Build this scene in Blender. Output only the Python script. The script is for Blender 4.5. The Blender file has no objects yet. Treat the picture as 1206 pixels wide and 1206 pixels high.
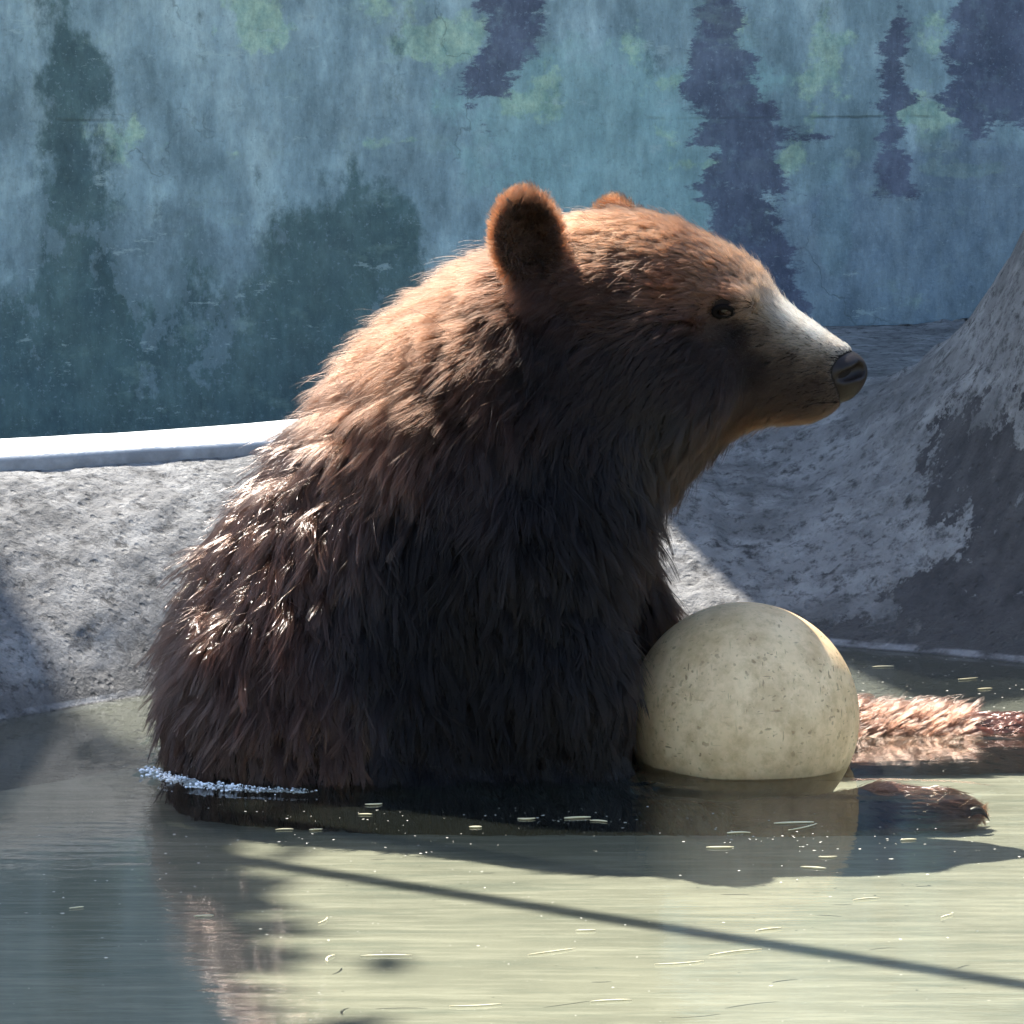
import bpy, bmesh, math, random
import numpy as np
from mathutils import Vector, kdtree

rng = np.random.default_rng(7)
random.seed(7)
sc = bpy.context.scene
COL = sc.collection

# ------------------------------------------------------------------ camera
PITCH = math.radians(7.5)
CAM = np.array([0.0, -5.949, 1.075])
cam_d = bpy.data.cameras.new('camera')
cam_o = bpy.data.objects.new('camera', cam_d)
COL.objects.link(cam_o)
cam_o.location = CAM
cam_o.rotation_euler = (math.pi / 2 - PITCH, 0, 0)
cam_d.sensor_width = 36
cam_d.lens = 36 * 6.0 / 1.206
cam_d.clip_end = 3000
cam_d.clip_start = 0.05
sc.camera = cam_o

# ------------------------------------------------------------------ light
SUN_EL = math.radians(56)
SUN_AZ = math.radians(-29)          # from +Y towards -X: behind the bear, a little to its back
SUN = np.array([math.sin(SUN_AZ) * math.cos(SUN_EL), math.cos(SUN_AZ) * math.cos(SUN_EL), math.sin(SUN_EL)])
w = bpy.data.worlds.new('World')
sc.world = w
w.use_nodes = True
wn = w.node_tree
bg = wn.nodes['Background']
sky = wn.nodes.new('ShaderNodeTexSky')
sky.sky_type = 'NISHITA'
sky.sun_disc = False
sky.sun_elevation = SUN_EL
sky.sun_rotation = SUN_AZ
sky.altitude = 100
sky.dust_density = 1.2
wn.links.new(sky.outputs[0], bg.inputs[0])
bg.inputs[1].default_value = 0.13
sl = bpy.data.lights.new('sun', 'SUN')
sl.energy = 5.0
sl.angle = math.radians(0.5)
sl.color = (1.0, 0.95, 0.87)
so = bpy.data.objects.new('sun', sl)
COL.objects.link(so)
so.rotation_euler = Vector(SUN).to_track_quat('Z', 'Y').to_euler()
sc.view_settings.view_transform = 'Standard'
sc.view_settings.look = 'None'
sc.view_settings.exposure = 1.68
sc.view_settings.gamma = 1.0
sc.cycles.use_denoising = True
sc.cycles.max_bounces = 5
sc.cycles.glossy_bounces = 4
sc.cycles.transmission_bounces = 5
sc.cycles.diffuse_bounces = 2
sc.cycles.adaptive_threshold = 0.02
sc.cycles.transparent_max_bounces = 12
sc.cycles.caustics_reflective = False
sc.cycles.caustics_refractive = False

# ------------------------------------------------------------------ helpers
FWD = np.array([0, math.cos(PITCH), -math.sin(PITCH)])
UPV = np.array([0, math.sin(PITCH), math.cos(PITCH)])
def ray(px, py):
    d = FWD + (px - 603) / 6000.0 * np.array([1.0, 0, 0]) + (603 - py) / 6000.0 * UPV
    return d / np.linalg.norm(d)
def P(px, py, Y=0.0):
    d = ray(px, py)
    return CAM + d * ((Y - CAM[1]) / d[1])
def W(px, py, z=0.0):
    d = ray(px, py)
    return CAM + d * ((z - CAM[2]) / d[2])

def tag(o, label=None, cat=None, group=None, kind=None):
    for k, v in (('label', label), ('category', cat), ('group', group), ('kind', kind)):
        if v: o[k] = v
    return o
def mesh_obj(name, V, F, mat=None, parent=None, smooth=True):
    me = bpy.data.meshes.new(name)
    V = np.asarray(V, dtype=np.float32)
    if isinstance(F, np.ndarray):
        n, k = F.shape
        me.vertices.add(len(V)); me.vertices.foreach_set('co', V.ravel())
        me.loops.add(n * k); me.loops.foreach_set('vertex_index', F.astype(np.int32).ravel())
        me.polygons.add(n)
        me.polygons.foreach_set('loop_start', np.arange(0, n * k, k, dtype=np.int32))
        me.update(calc_edges=True)
    else:
        me.from_pydata([tuple(map(float, v)) for v in V], [], F)
    me.validate()
    if smooth:
        me.polygons.foreach_set('use_smooth', np.ones(len(me.polygons), dtype=bool))
    if mat: me.materials.append(mat)
    o = bpy.data.objects.new(name, me)
    COL.objects.link(o)
    if parent: o.parent = parent
    return o
def attr(o, name, vals):
    a = o.data.attributes.new(name, 'FLOAT', 'POINT')
    a.data.foreach_set('value', np.asarray(vals, dtype=np.float32).ravel())
def grid_faces(nx, ny):
    i = np.arange(nx * ny).reshape(ny, nx)
    return np.stack([i[:-1, :-1], i[:-1, 1:], i[1:, 1:], i[1:, :-1]], -1).reshape(-1, 4)

# value noise, numpy
def vnoise(x, y, seed=0):
    r = np.random.default_rng(seed)
    T = r.random((256, 256))
    xi = np.floor(x).astype(int); yi = np.floor(y).astype(int)
    fx = x - xi; fy = y - yi
    fx = fx * fx * (3 - 2 * fx); fy = fy * fy * (3 - 2 * fy)
    g = lambda a, b: T[a % 256, b % 256]
    return (g(xi, yi) * (1 - fx) + g(xi + 1, yi) * fx) * (1 - fy) + (g(xi, yi + 1) * (1 - fx) + g(xi + 1, yi + 1) * fx) * fy - 0.5
def fbm(x, y, oct=4, seed=0):
    s = 0; a = 1.0
    for k in range(oct):
        s = s + a * vnoise(x * 2 ** k + 17 * k, y * 2 ** k - 9 * k, seed + k); a *= 0.5
    return s
def sstep(a, b, x):
    t = np.clip((x - a) / (b - a), 0, 1)
    return t * t * (3 - 2 * t)

class NT:
    """small node-graph helper"""
    def __init__(s, name):
        s.m = bpy.data.materials.new(name); s.m.use_nodes = True
        s.t = s.m.node_tree; s.t.nodes.clear()
        s.out = s.t.nodes.new('ShaderNodeOutputMaterial')
    def n(s, kind, **kw):
        nd = s.t.nodes.new('ShaderNode' + kind)
        for k, v in kw.items():
            if k.startswith('i_'):
                nd.inputs[k[2:].replace('_', ' ')].default_value = v
            else: setattr(nd, k, v)
        return nd
    def l(s, a, b): s.t.links.new(a, b)
    def plug(s, v, sock):
        if hasattr(v, 'is_linked'): s.l(v, sock)
        else: sock.default_value = v
    def coord(s, scale=(1, 1, 1), rot=(0, 0, 0), out='Object'):
        tc = s.n('TexCoord'); mp = s.n('Mapping')
        mp.inputs['Scale'].default_value = scale; mp.inputs['Rotation'].default_value = rot
        s.l(tc.outputs[out], mp.inputs[0]); return mp.outputs[0]
    def noise(s, scale, detail=6, rough=0.6, vec=None, dist=0.0):
        nd = s.n('TexNoise'); nd.inputs['Scale'].default_value = scale
        nd.inputs['Detail'].default_value = detail; nd.inputs['Roughness'].default_value = rough
        nd.inputs['Distortion'].default_value = dist
        s.l(vec if vec is not None else s.coord(), nd.inputs['Vector']); return nd.outputs[0]
    def voro(s, scale, vec=None, feature='F1'):
        nd = s.n('TexVoronoi', feature=feature); nd.inputs['Scale'].default_value = scale
        s.l(vec if vec is not None else s.coord(), nd.inputs['Vector']); return nd.outputs['Distance']
    def ramp(s, fac, *stops):
        nd = s.n('ValToRGB'); cr = nd.color_ramp
        while len(cr.elements) < len(stops): cr.elements.new(0.5)
        for e, (p, c) in zip(cr.elements, stops):
            e.position = p; e.color = (c, c, c, 1) if not hasattr(c, '__len__') else (*c, 1)
        s.l(fac, nd.inputs[0]); return nd.outputs[0]
    def mix(s, fac, a, b, mode='MIX'):
        nd = s.n('Mix', data_type='RGBA', blend_type=mode)
        s.plug(fac, nd.inputs[0])
        for v, k in ((a, 6), (b, 7)):
            if hasattr(v, 'is_linked'): s.l(v, nd.inputs[k])
            else: nd.inputs[k].default_value = (*v, 1) if hasattr(v, '__len__') else (v, v, v, 1)
        return nd.outputs[2]
    def math(s, op, a, b=0.0, c=None, clamp=False):
        nd = s.n('Math', operation=op); nd.use_clamp = clamp
        s.plug(a, nd.inputs[0]); s.plug(b, nd.inputs[1])
        if c is not None: s.plug(c, nd.inputs[2])
        return nd.outputs[0]
    def attr(s, name):
        return s.n('Attribute', attribute_name=name).outputs['Fac']
    def step(s, x, a, b):
        nd = s.n('MapRange', interpolation_type='SMOOTHSTEP')
        s.plug(x, nd.inputs[0]); nd.inputs[1].default_value = a; nd.inputs[2].default_value = b
        return nd.outputs[0]
    def bump(s, h, strength=0.5, dist=0.01, normal=None):
        nd = s.n('Bump'); nd.inputs['Strength'].default_value = strength; nd.inputs['Distance'].default_value = dist
        s.l(h, nd.inputs['Height'])
        if normal is not None: s.l(normal, nd.inputs['Normal'])
        return nd.outputs[0]
    def principled(s, color, rough=0.8, normal=None, spec=0.3, **kw):
        nd = s.n('BsdfPrincipled')
        s.plug(color if hasattr(color, 'is_linked') else (*color, 1), nd.inputs['Base Color'])
        s.plug(rough, nd.inputs['Roughness'])
        nd.inputs['Specular IOR Level'].default_value = spec
        for k, v in kw.items(): s.plug(v, nd.inputs[k.replace('_', ' ')])
        if normal is not None: s.l(normal, nd.inputs['Normal'])
        s.l(nd.outputs[0], s.out.inputs[0]); return nd

# ------------------------------------------------------------------ pool edge shape (shared by bank and water)
_wl = np.array([W(-700, 985)[:2], W(-300, 905)[:2], W(0, 848)[:2], W(95, 831)[:2], W(185, 816)[:2], W(400, 786)[:2], W(620, 765)[:2], W(860, 757)[:2],
                W(1010, 763)[:2], W(1206, 781)[:2], W(1450, 818)[:2], W(1900, 905)[:2]])
_xs = np.linspace(-3.5, 3.5, 1401)
_ys = np.interp(_xs, _wl[:, 0], _wl[:, 1])
_k = np.ones(41) / 41
_ys[:] = np.convolve(np.pad(_ys, 20, mode='edge'), _k, 'valid')
def edgeY(x): return np.interp(x, _xs, _ys)

# line of the kerb / crest of the bank
_kx = np.array([-3.5, -1.6, -0.68, -0.47, -0.31, -0.05, 0.30, 3.5]); _ky = np.array([-1.1, 0.30, 0.745, 0.845, 0.95, 1.22, 1.66, 1.66])
_kd = np.convolve(np.pad(np.interp(_xs, _kx, _ky), 20, mode='edge'), _k, 'valid')
def crestY(x): return np.interp(x, _xs, np.where(_xs > 0.3, np.maximum(_kd, _ys + 0.80), _kd))

# wall behind
def wallY(x): return 2.44 + 0.06 * np.tanh((x - 0.2) * 1.5) + 0.02 * x
BED_Z = -0.045
WALL_TOP = 1.7
TALL_TOP = 3.1                      # the wall steps up to the right of this X
STEP_X = -0.47

def poly_sd(x, y, pts):
    """signed distance to a closed polygon, positive inside"""
    pts = np.asarray(pts); n = len(pts)
    d = np.full(x.shape, 1e9); ins = np.zeros(x.shape, bool)
    for i in range(n):
        ax, ay = pts[i]; bx, by = pts[(i + 1) % n]
        ex, ey = bx - ax, by - ay
        t = np.clip(((x - ax) * ex + (y - ay) * ey) / (ex * ex + ey * ey + 1e-12), 0, 1)
        d = np.minimum(d, np.hypot(x - ax - t * ex, y - ay - t * ey))
        c = ((ay > y) != (by > y)) & (x < ex * (y - ay) / (ey + 1e-12) + ax)
        ins ^= c
    return np.where(ins, d, -d)

# ------------------------------------------------------------------ ground sheet
nt = NT('dusty_ground')
c = nt.ramp(nt.noise(1.3, 8), (0.3, (0.20, 0.18, 0.145)), (0.7, (0.30, 0.27, 0.22)))
nt.principled(c, 0.95, nt.bump(nt.noise(40, 6), 0.5, 0.01))
M_ground = nt.m
# one sheet with the pool basin sunk into it
gx = np.concatenate([[-400, -60, -12, -5], np.linspace(-3.4, 3.4, 35), [5, 12, 60, 400]])
gy = np.concatenate([[-400, -60, -14, -8.0, -5.6, -5.4, -5.2], np.linspace(-5.0, 2.2, 37), [2.6, 4, 8, 14, 60, 600]])
GX, GY = np.meshgrid(gx, gy)
inside = (np.abs(GX) < 3.0) & (GY > -5.3) & (GY < edgeY(np.clip(GX, -3.4, 3.4)) + 0.30)
GZ = np.where(inside, -0.42, 0.05)
GZ = np.where((GY > 2.3) | (np.abs(GX) > 3.1) | (GY < -5.35), 0.06, GZ)
ground = mesh_obj('ground', np.stack([GX, GY, GZ], -1).reshape(-1, 3), grid_faces(len(gx), len(gy)), M_ground)
tag(ground, kind='structure')

# ------------------------------------------------------------------ concrete bank of the pool
nx, ny = 640, 300
U = np.linspace(-2.6, 2.6, 900); Dd = np.concatenate([np.concatenate([[-0.9, -0.6], np.linspace(-0.36, -0.01, 30), np.linspace(0.0, 0.75, 170)]), np.linspace(0.76, 2.2, 110)])
BX, BD = np.meshgrid(U, Dd)
eY = edgeY(BX)
r = sstep(-0.30, 0.25, BX)
dc = crestY(BX) - eY
zc = 0.250 * (1 - r) + 0.265 * r
steep = sstep(0.38, 0.62, BX)
p = 1.6 * (1 - r) + (1.08 * (1 - steep) + 1.9 * steep) * r
t = BD / dc
tt = np.clip(t, 0, 1)
g = 1 - (1 - tt) ** p
BZ = zc * g
BZ = np.where(t < 0, 0.17 * BD, BZ)
# behind the kerb on the left the ground drops again
drop = sstep(1.0, 1.35, t) * (1 - r)
BZ = BZ * (1 - drop) + (-0.02) * drop
BZ = BZ + 0.012 * np.clip(t - 1, 0, 1) * r
# the trunk-like buttress at the right
lift = 0.227 * np.exp((BX - 0.672 + 0.02 * fbm(BX * 7, BD * 7, 3, 5)) / 0.098)
lift = 0.75 * (1 - np.exp(-lift / 0.75))
front = sstep(0.02, 0.42, BD) * (1 - sstep(0.62, 1.0, BD))
BZ = BZ + lift * front
amp = 0.30 + 0.70 * sstep(0, 0.05, BD)
keep = 1 - 0.8 * sstep(0.9, 1.05, t) * (1 - sstep(0.6, 0.8, BX))
BZ = BZ + amp * keep * ((0.008 + 0.010 * r) * fbm(BX * 5 + 3, BD * 6, 3, 11) + (0.005 + 0.004 * r) * fbm(BX * 26, BD * 26, 3, 12))
diag = (BX * 0.55 + BD * 0.83); along = (BX * 0.83 - BD * 0.55)
BZ = BZ + (1 - r) * sstep(0.02, 0.1, BD) * (1 - sstep(0.85, 1.0, t)) * (0.014 * fbm(along * 8.0, diag * 1.6, 2, 31) )
crumb = np.maximum(0, fbm(BX * 60, BD * 60, 3, 21) - 0.05)
BZ = BZ + amp * keep * (0.0045 + 0.0045 * r) * crumb
BY = eY + BD
BYc = np.minimum(BY, wallY(BX) - 0.01)
V = np.stack([BX, BYc, BZ], -1).reshape(-1, 3)
nt = NT('weathered_concrete')
co = nt.coord()
n1 = nt.noise(3.2, 8, 0.62); n2 = nt.noise(14, 8, 0.65); n3 = nt.noise(48, 8, 0.75)
base = nt.ramp(n1, (0.30, (0.150, 0.148, 0.142)), (0.68, (0.33, 0.323, 0.31)))
base = nt.mix(nt.ramp(n2, (0.45, 0.0), (0.64, 0.75)), base, (0.44, 0.432, 0.415))
base = nt.mix(nt.ramp(n3, (0.36, 0.95), (0.50, 0.0)), base, (0.065, 0.063, 0.061))
base = nt.mix(nt.ramp(nt.noise(6.5, 8, 0.7), (0.36, 0.6), (0.48, 0.0)), base, (0.13, 0.128, 0.125))
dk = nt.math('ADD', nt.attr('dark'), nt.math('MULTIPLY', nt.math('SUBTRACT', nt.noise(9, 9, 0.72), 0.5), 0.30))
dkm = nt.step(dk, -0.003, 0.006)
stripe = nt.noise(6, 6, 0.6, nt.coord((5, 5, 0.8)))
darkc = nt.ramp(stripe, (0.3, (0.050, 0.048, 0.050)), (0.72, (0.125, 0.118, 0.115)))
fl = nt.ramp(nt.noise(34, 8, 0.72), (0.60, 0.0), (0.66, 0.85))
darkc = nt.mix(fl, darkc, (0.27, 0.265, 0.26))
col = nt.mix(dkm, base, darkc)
wet = nt.step(nt.math('ADD', nt.attr('height'), nt.math('MULTIPLY', nt.math('SUBTRACT', nt.noise(7, 6), 0.5), 0.10)), 0.075, 0.02)
col = nt.mix(nt.math('MULTIPLY', wet, 0.65), col, (0.085, 0.083, 0.08))
sline = nt.math('MULTIPLY', nt.math('MULTIPLY', nt.step(nt.attr('height'), 0.0, 0.003), nt.step(nt.attr('height'), 0.009, 0.006)), nt.ramp(nt.noise(16, 6), (0.40, 0.0), (0.55, 0.8)))
col = nt.mix(nt.step(nt.attr('height'), 0.002, -0.004), col, (0.165, 0.168, 0.145))
col = nt.mix(sline, col, (0.42, 0.42, 0.42))
pits = nt.step(nt.voro(55), 0.10, 0.30)
h = nt.math('ADD', nt.math('MULTIPLY', nt.noise(48, 8, 0.7), 1.0), nt.math('MULTIPLY', nt.math('SUBTRACT', 1.0, dkm), 0.12))
h = nt.math('ADD', h, nt.math('MULTIPLY', pits, 0.25))
b1 = nt.bump(h, 0.95, 0.026)
b2 = nt.bump(nt.noise(190, 4, 0.7), 0.5, 0.004, b1)
nt.principled(col, nt.math('SUBTRACT', 0.9, nt.math('MULTIPLY', wet, 0.35)), b2, 0.35)
M_conc = nt.m
bank = mesh_obj('concrete_bank', V, grid_faces(len(U), len(Dd)), M_conc)
tag(bank, kind='structure')
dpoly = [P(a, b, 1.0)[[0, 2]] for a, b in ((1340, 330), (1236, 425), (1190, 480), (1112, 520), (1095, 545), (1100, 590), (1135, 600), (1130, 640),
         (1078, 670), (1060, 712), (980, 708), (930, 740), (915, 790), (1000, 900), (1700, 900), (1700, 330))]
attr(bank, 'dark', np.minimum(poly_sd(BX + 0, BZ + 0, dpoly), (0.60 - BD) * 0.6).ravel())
attr(bank, 'height', BZ.ravel())

# ------------------------------------------------------------------ kerb on the bank
nt = NT('white_kerb_paint')
c = nt.ramp(nt.noise(9, 8, 0.65), (0.3, (0.68, 0.68, 0.66)), (0.6, (0.84, 0.84, 0.82)))
c = nt.mix(nt.math('MULTIPLY', nt.attr('lip'), nt.ramp(nt.noise(22, 6), (0.3, 0.75), (0.6, 1.0))), c, (0.17, 0.165, 0.16))  # grey lip: shade on the kerb's front edge painted into the colour
nt.principled(c, 0.7, nt.bump(nt.noise(60, 6), 0.4, 0.006))
M_kerb = nt.m
kx = np.linspace(-2.5, 0.16, 180)
prof = [(0.000, -0.055), (-0.004, -0.02), (-0.002, 0.000), (0.006, 0.008), (0.02, 0.011), (0.135, 0.014), (0.162, 0.008), (0.17, -0.01), (0.17, -0.09)]
KV = []; 
for x in kx:
    rr = float(sstep(-0.30, 0.25, np.array(x))); d0 = float(crestY(x) - edgeY(x)); z0 = 0.250 * (1 - rr) + 0.265 * rr + 0.012
    for a, b in prof:
        wob = 0.004 * float(fbm(np.array(x * 6.0), np.array(a * 10), 3, 40))
        KV.append((x, float(edgeY(x)) + d0 + a, z0 + b + wob))
m = len(prof); KF = []
for i in range(len(kx) - 1):
    for j in range(m - 1):
        KF.append((i * m + j, (i + 1) * m + j, (i + 1) * m + j + 1, i * m + j + 1))
KF.append(tuple(range(m))); KF.append(tuple(reversed(range((len(kx) - 1) * m, len(kx) * m))))
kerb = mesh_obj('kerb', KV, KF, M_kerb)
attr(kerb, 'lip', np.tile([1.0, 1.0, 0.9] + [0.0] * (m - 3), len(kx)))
tag(kerb, 'white painted concrete kerb along the top of the sunlit bank behind the bear', 'kerb')

# ------------------------------------------------------------------ mural wall
wx = np.sort(np.concatenate([np.linspace(-3.4, 3.4, 850), [STEP_X - 0.002, STEP_X + 0.002]])); wt = np.concatenate([np.linspace(0.0, 0.94, 140), [0.96, 0.98]]) / 0.98
wtop = np.where(wx < STEP_X, WALL_TOP, TALL_TOP)
MX, MT = np.meshgrid(wx, wt)
MZ = np.minimum(MT * 0.98, 0.97) + np.clip((MT - 0.985) / 0.015, 0, 1) * (wtop[None, :] - 0.97)
def WP(px, py):
    X = P(px, py, 2.45)[0]
    q = P(px, py, float(wallY(X))); return q[0], q[2]
def blob(px, py, rx, ry, amp=1.0):
    x0, z0 = WP(px, py); s = 8.4 / 6000
    return amp * np.exp(-((MX - x0) / (rx * s)) ** 2 - ((MZ - z0) / (ry * s)) ** 2)
def fir(pts): return poly_sd(MX, MZ, [WP(a, b) for a, b in pts])
firs = np.full(MX.shape, -1.0)
for pts in ([(838, -30), (880, -30), (872, 40), (888, 70), (880, 92), (905, 118), (918, 140), (966, 160), (935, 168), (915, 172), (925, 205), (972, 240), (930, 232), (905, 236), (945, 290),
             (948, 420), (850, 420), (838, 262), (806, 216), (838, 200), (850, 168), (806, 180), (838, 156), (800, 120), (802, 84), (824, 88), (812, 62), (812, 35), (828, 10)],
            [(1050, -30), (1070, -30), (1066, 60), (1070, 98), (1082, 112), (1066, 130), (1062, 170), (1080, 240), (1030, 230), (1036, 150), (1028, 132), (1042, 96), (1034, 78), (1048, 50)],
            [(1126, -30), (1400, -30), (1400, 180), (1180, 150), (1150, 162), (1130, 150), (1100, 112), (1122, 92), (1112, 78), (1128, 70), (1106, 44), (1122, 28)],
            [(560, -30), (640, -30), (630, 60), (600, 110), (560, 120), (575, 160), (540, 100), (566, 50)],
            [(-150, -30), (-90, -30), (-60, 90), (-80, 200), (-60, 480), (-170, 480), (-180, 150)],
            [(1480, -60), (1530, -60), (1590, 200), (1560, 260), (1610, 420), (1430, 420), (1450, 240), (1420, 200)]):
    firs = np.maximum(firs, fir(pts))
low = blob(1130, 300, 170, 140) + blob(950, 330, 110, 110, 0.8) + blob(1400, 330, 250, 160)
dgreen = (blob(80, 60, 32, 90, 0.6) + blob(110, 330, 60, 160, 0.75) + blob(75, 260, 26, 160, 0.45) + blob(410, 330, 75, 120, 1.0) + blob(470, 270, 30, 60, 0.5) + blob(250, 470, 260, 95, 1.1)
          + blob(120, 420, 60, 70, 0.6) + blob(230, 300, 40, 80, 0.5) + blob(340, 360, 45, 90, 0.6) + blob(100, 95, 36, 26, 0.7)
          + blob(465, 90, 14, 70, 0.25) + blob(765, 60, 26, 36, 0.45) + blob(20, 480, 60, 90, 0.6) + blob(-300, 400, 300, 200, 0.9))
haze = (blob(180, 280, 130, 60, 0.8) + blob(250, 400, 70, 60, 0.9) + blob(170, 330, 40, 60, 0.7) + blob(300, 290, 60, 60, 0.5) + blob(30, 300, 40, 180, 0.6) + blob(450, 330, 22, 60, 0.5) + blob(180, 460, 16, 40, .6))
green = (blob(120, 165, 60, 40, 0.9) + blob(310, 35, 60, 50, 0.7) + blob(530, 50, 70, 40, 0.9) + blob(780, 90, 60, 90, 0.5) + blob(985, 90, 50, 110, 0.75) + blob(1095, 100, 30, 80, 0.8)
         + blob(860, 195, 60, 10, 1.0) + blob(1100, 135, 40, 9, 1.2) + blob(940, 180, 30, 40, 0.6) + blob(600, 130, 60, 40, 0.5) + blob(430, 10, 30, 40, 0.5) + blob(860, 30, 30, 20, 0.7)
         + blob(1140, 200, 40, 8, 0.9) + blob(500, 165, 60, 8, 0.7) + blob(690, 80, 60, 40, 0.5))
teal = blob(700, 140, 240, 120, 0.9) + blob(760, 250, 120, 60, 0.5) + blob(985, 280, 25, 90, 0.8) + blob(900, 60, 40, 60, 0.3)
wfaces = grid_faces(len(wx), len(wt))
FV = np.stack([MX, wallY(MX), MZ], -1).reshape(-1, 3)
nt = NT('faded_mural_paint')
nlow = nt.noise(2.3, 8, 0.62); nmid = nt.noise(9, 9, 0.66); nv = nt.noise(7, 8, 0.62, nt.coord((1.9, 1, 0.75)))
nf = nt.noise(38, 8, 0.7); nblot = nt.noise(22, 9, 0.7, nt.coord((1.3, 1, 0.9)))
base = nt.ramp(nv, (0.34, (0.120, 0.175, 0.185)), (0.50, (0.185, 0.258, 0.268)), (0.66, (0.280, 0.365, 0.360)))
tl = nt.step(nt.math('ADD', nt.attr('teal'), nt.math('MULTIPLY', nt.math('SUBTRACT', nmid, 0.5), 1.3)), 0.45, 0.68)
base = nt.mix(nt.math('MULTIPLY', tl, 0.55), base, (0.20, 0.33, 0.31))
gm = nt.step(nt.math('ADD', nt.attr('green'), nt.math('MULTIPLY', nt.math('SUBTRACT', nmid, 0.5), 3.4)), 0.52, 0.78)
base = nt.mix(nt.math('MULTIPLY', gm, 0.62), base, nt.ramp(nf, (0.35, (0.14, 0.25, 0.19)), (0.65, (0.38, 0.49, 0.32))))
dg = nt.step(nt.math('ADD', nt.attr('dgreen'), nt.math('MULTIPLY', nt.math('SUBTRACT', nt.math('ADD', nt.math('MULTIPLY', nv, 0.55), nt.math('MULTIPLY', nblot, 0.45)), 0.5), 3.0)), 0.22, 0.66)
base = nt.mix(nt.math('MULTIPLY', dg, 0.88), base, nt.ramp(nmid, (0.3, (0.030, 0.060, 0.066)), (0.7, (0.062, 0.105, 0.098))))
hz = nt.step(nt.math('ADD', nt.attr('haze'), nt.math('MULTIPLY', nt.math('SUBTRACT', nblot, 0.5), 3.4)), 0.62, 0.86)
base = nt.mix(nt.math('MULTIPLY', hz, 0.55), base, (0.145, 0.20, 0.215))
lw = nt.step(nt.math('ADD', nt.attr('low'), nt.math('MULTIPLY', nt.math('SUBTRACT', nmid, 0.5), 1.6)), 0.42, 0.72)
base = nt.mix(nt.math('MULTIPLY', lw, 0.62), base, nt.ramp(nblot, (0.36, (0.085, 0.115, 0.155)), (0.62, (0.135, 0.175, 0.205))))
fm = nt.step(nt.math('ADD', nt.attr('fir'), nt.math('MULTIPLY', nt.math('SUBTRACT', nt.noise(14, 9, 0.74, nt.coord((0.75, 1, 1.9))), 0.5), 0.15)), -0.004, 0.008)
fm = nt.math('MULTIPLY', fm, nt.ramp(nt.noise(24, 8, 0.7), (0.28, 0.55), (0.46, 1.0)))
firc = nt.ramp(nmid, (0.3, (0.040, 0.047, 0.074)), (0.68, (0.105, 0.120, 0.160)))
base = nt.mix(nt.math('MULTIPLY', fm, 0.92), base, firc)
mott = nt.math('ADD', 0.42, nt.math('MULTIPLY', nt.noise(13, 7, 0.72, nt.coord((1.2, 1, 0.8))), 1.5))
mc = nt.n('CombineXYZ'); [nt.l(mott, mc.inputs[k]) for k in range(3)]
base = nt.mix(1.0, base, mc.outputs[0], 'MULTIPLY')
brush = nt.ramp(nt.noise(8, 8, 0.7, nt.coord((0.9, 1, 1.9))), (0.58, 0.0), (0.68, 0.28))
base = nt.mix(brush, base, (0.27, 0.375, 0.31))
fst = nt.math('ADD', 0.55, nt.math('MULTIPLY', nt.noise(30, 6, 0.78, nt.coord((2.4, 1, 0.7))), 0.9))
mc2 = nt.n('CombineXYZ'); [nt.l(fst, mc2.inputs[k]) for k in range(3)]
base = nt.mix(1.0, base, mc2.outputs[0], 'MULTIPLY')
# chipped and scuffed paint, stains and a horizontal mortar seam
chip = nt.ramp(nt.noise(17, 10, 0.75, nt.coord((0.55, 1, 1.6))), (0.62, 0.0), (0.645, 1.0))
base = nt.mix(nt.math('MULTIPLY', chip, 0.5), base, (0.33, 0.42, 0.40))
grit = nt.ramp(nt.noise(120, 5, 0.7), (0.28, 0.8), (0.42, 0.0))
base = nt.mix(nt.math('MULTIPLY', grit, 0.45), base, (0.05, 0.075, 0.085))
pale = nt.ramp(nt.noise(150, 4, 0.7), (0.58, 0.0), (0.75, 0.5))
base = nt.mix(pale, base, (0.30, 0.38, 0.42))
sx = nt.n('SeparateXYZ'); nt.l(nt.coord(), sx.inputs[0])
seam = nt.math('ABSOLUTE', nt.math('SUBTRACT', nt.math('ADD', sx.outputs[2], nt.math('MULTIPLY', nt.math('SUBTRACT', nt.noise(2.5, 4), 0.5), 0.03)), 0.625))
seamm = nt.math('MULTIPLY', nt.step(seam, 0.004, 0.0005), nt.ramp(nt.noise(5, 5), (0.52, 0.0), (0.64, 0.5)))
base = nt.mix(seamm, base, (0.04, 0.06, 0.06))
crk = nt.step(nt.voro(2.6, nt.coord(), 'DISTANCE_TO_EDGE'), 0.006, 0.0)
nd = [n for n in nt.t.nodes if n.type == 'TEX_VORONOI'][-1]
wv = nt.n('VectorMath', operation='ADD'); ns = nt.n('TexNoise'); ns.inputs['Scale'].default_value = 5; ns.inputs['Detail'].default_value = 6
vm = nt.n('VectorMath', operation='SCALE'); vm.inputs[3].default_value = 0.35
nt.l(nt.coord(), ns.inputs['Vector']); nt.l(ns.outputs['Color'], vm.inputs[0]); nt.l(vm.outputs[0], wv.inputs[1]); nt.l(nt.coord(), wv.inputs[0]); nt.l(wv.outputs[0], nd.inputs['Vector'])
crk = nt.math('MULTIPLY', crk, nt.ramp(nt.noise(3.1, 4), (0.54, 0.0), (0.62, 0.32)))
base = nt.mix(crk, base, (0.045, 0.065, 0.06))
hh = nt.math('ADD', nt.math('MULTIPLY', nf, 0.6), nt.math('MULTIPLY', nmid, 1.0))
hh = nt.math('SUBTRACT', hh, nt.math('MULTIPLY', nt.math('ADD', crk, seamm), 0.5))
nt.principled(base, 0.82, nt.bump(nt.noise(160, 4, 0.7), 0.35, 0.004, nt.bump(hh, 0.5, 0.012)), 0.25)
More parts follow.
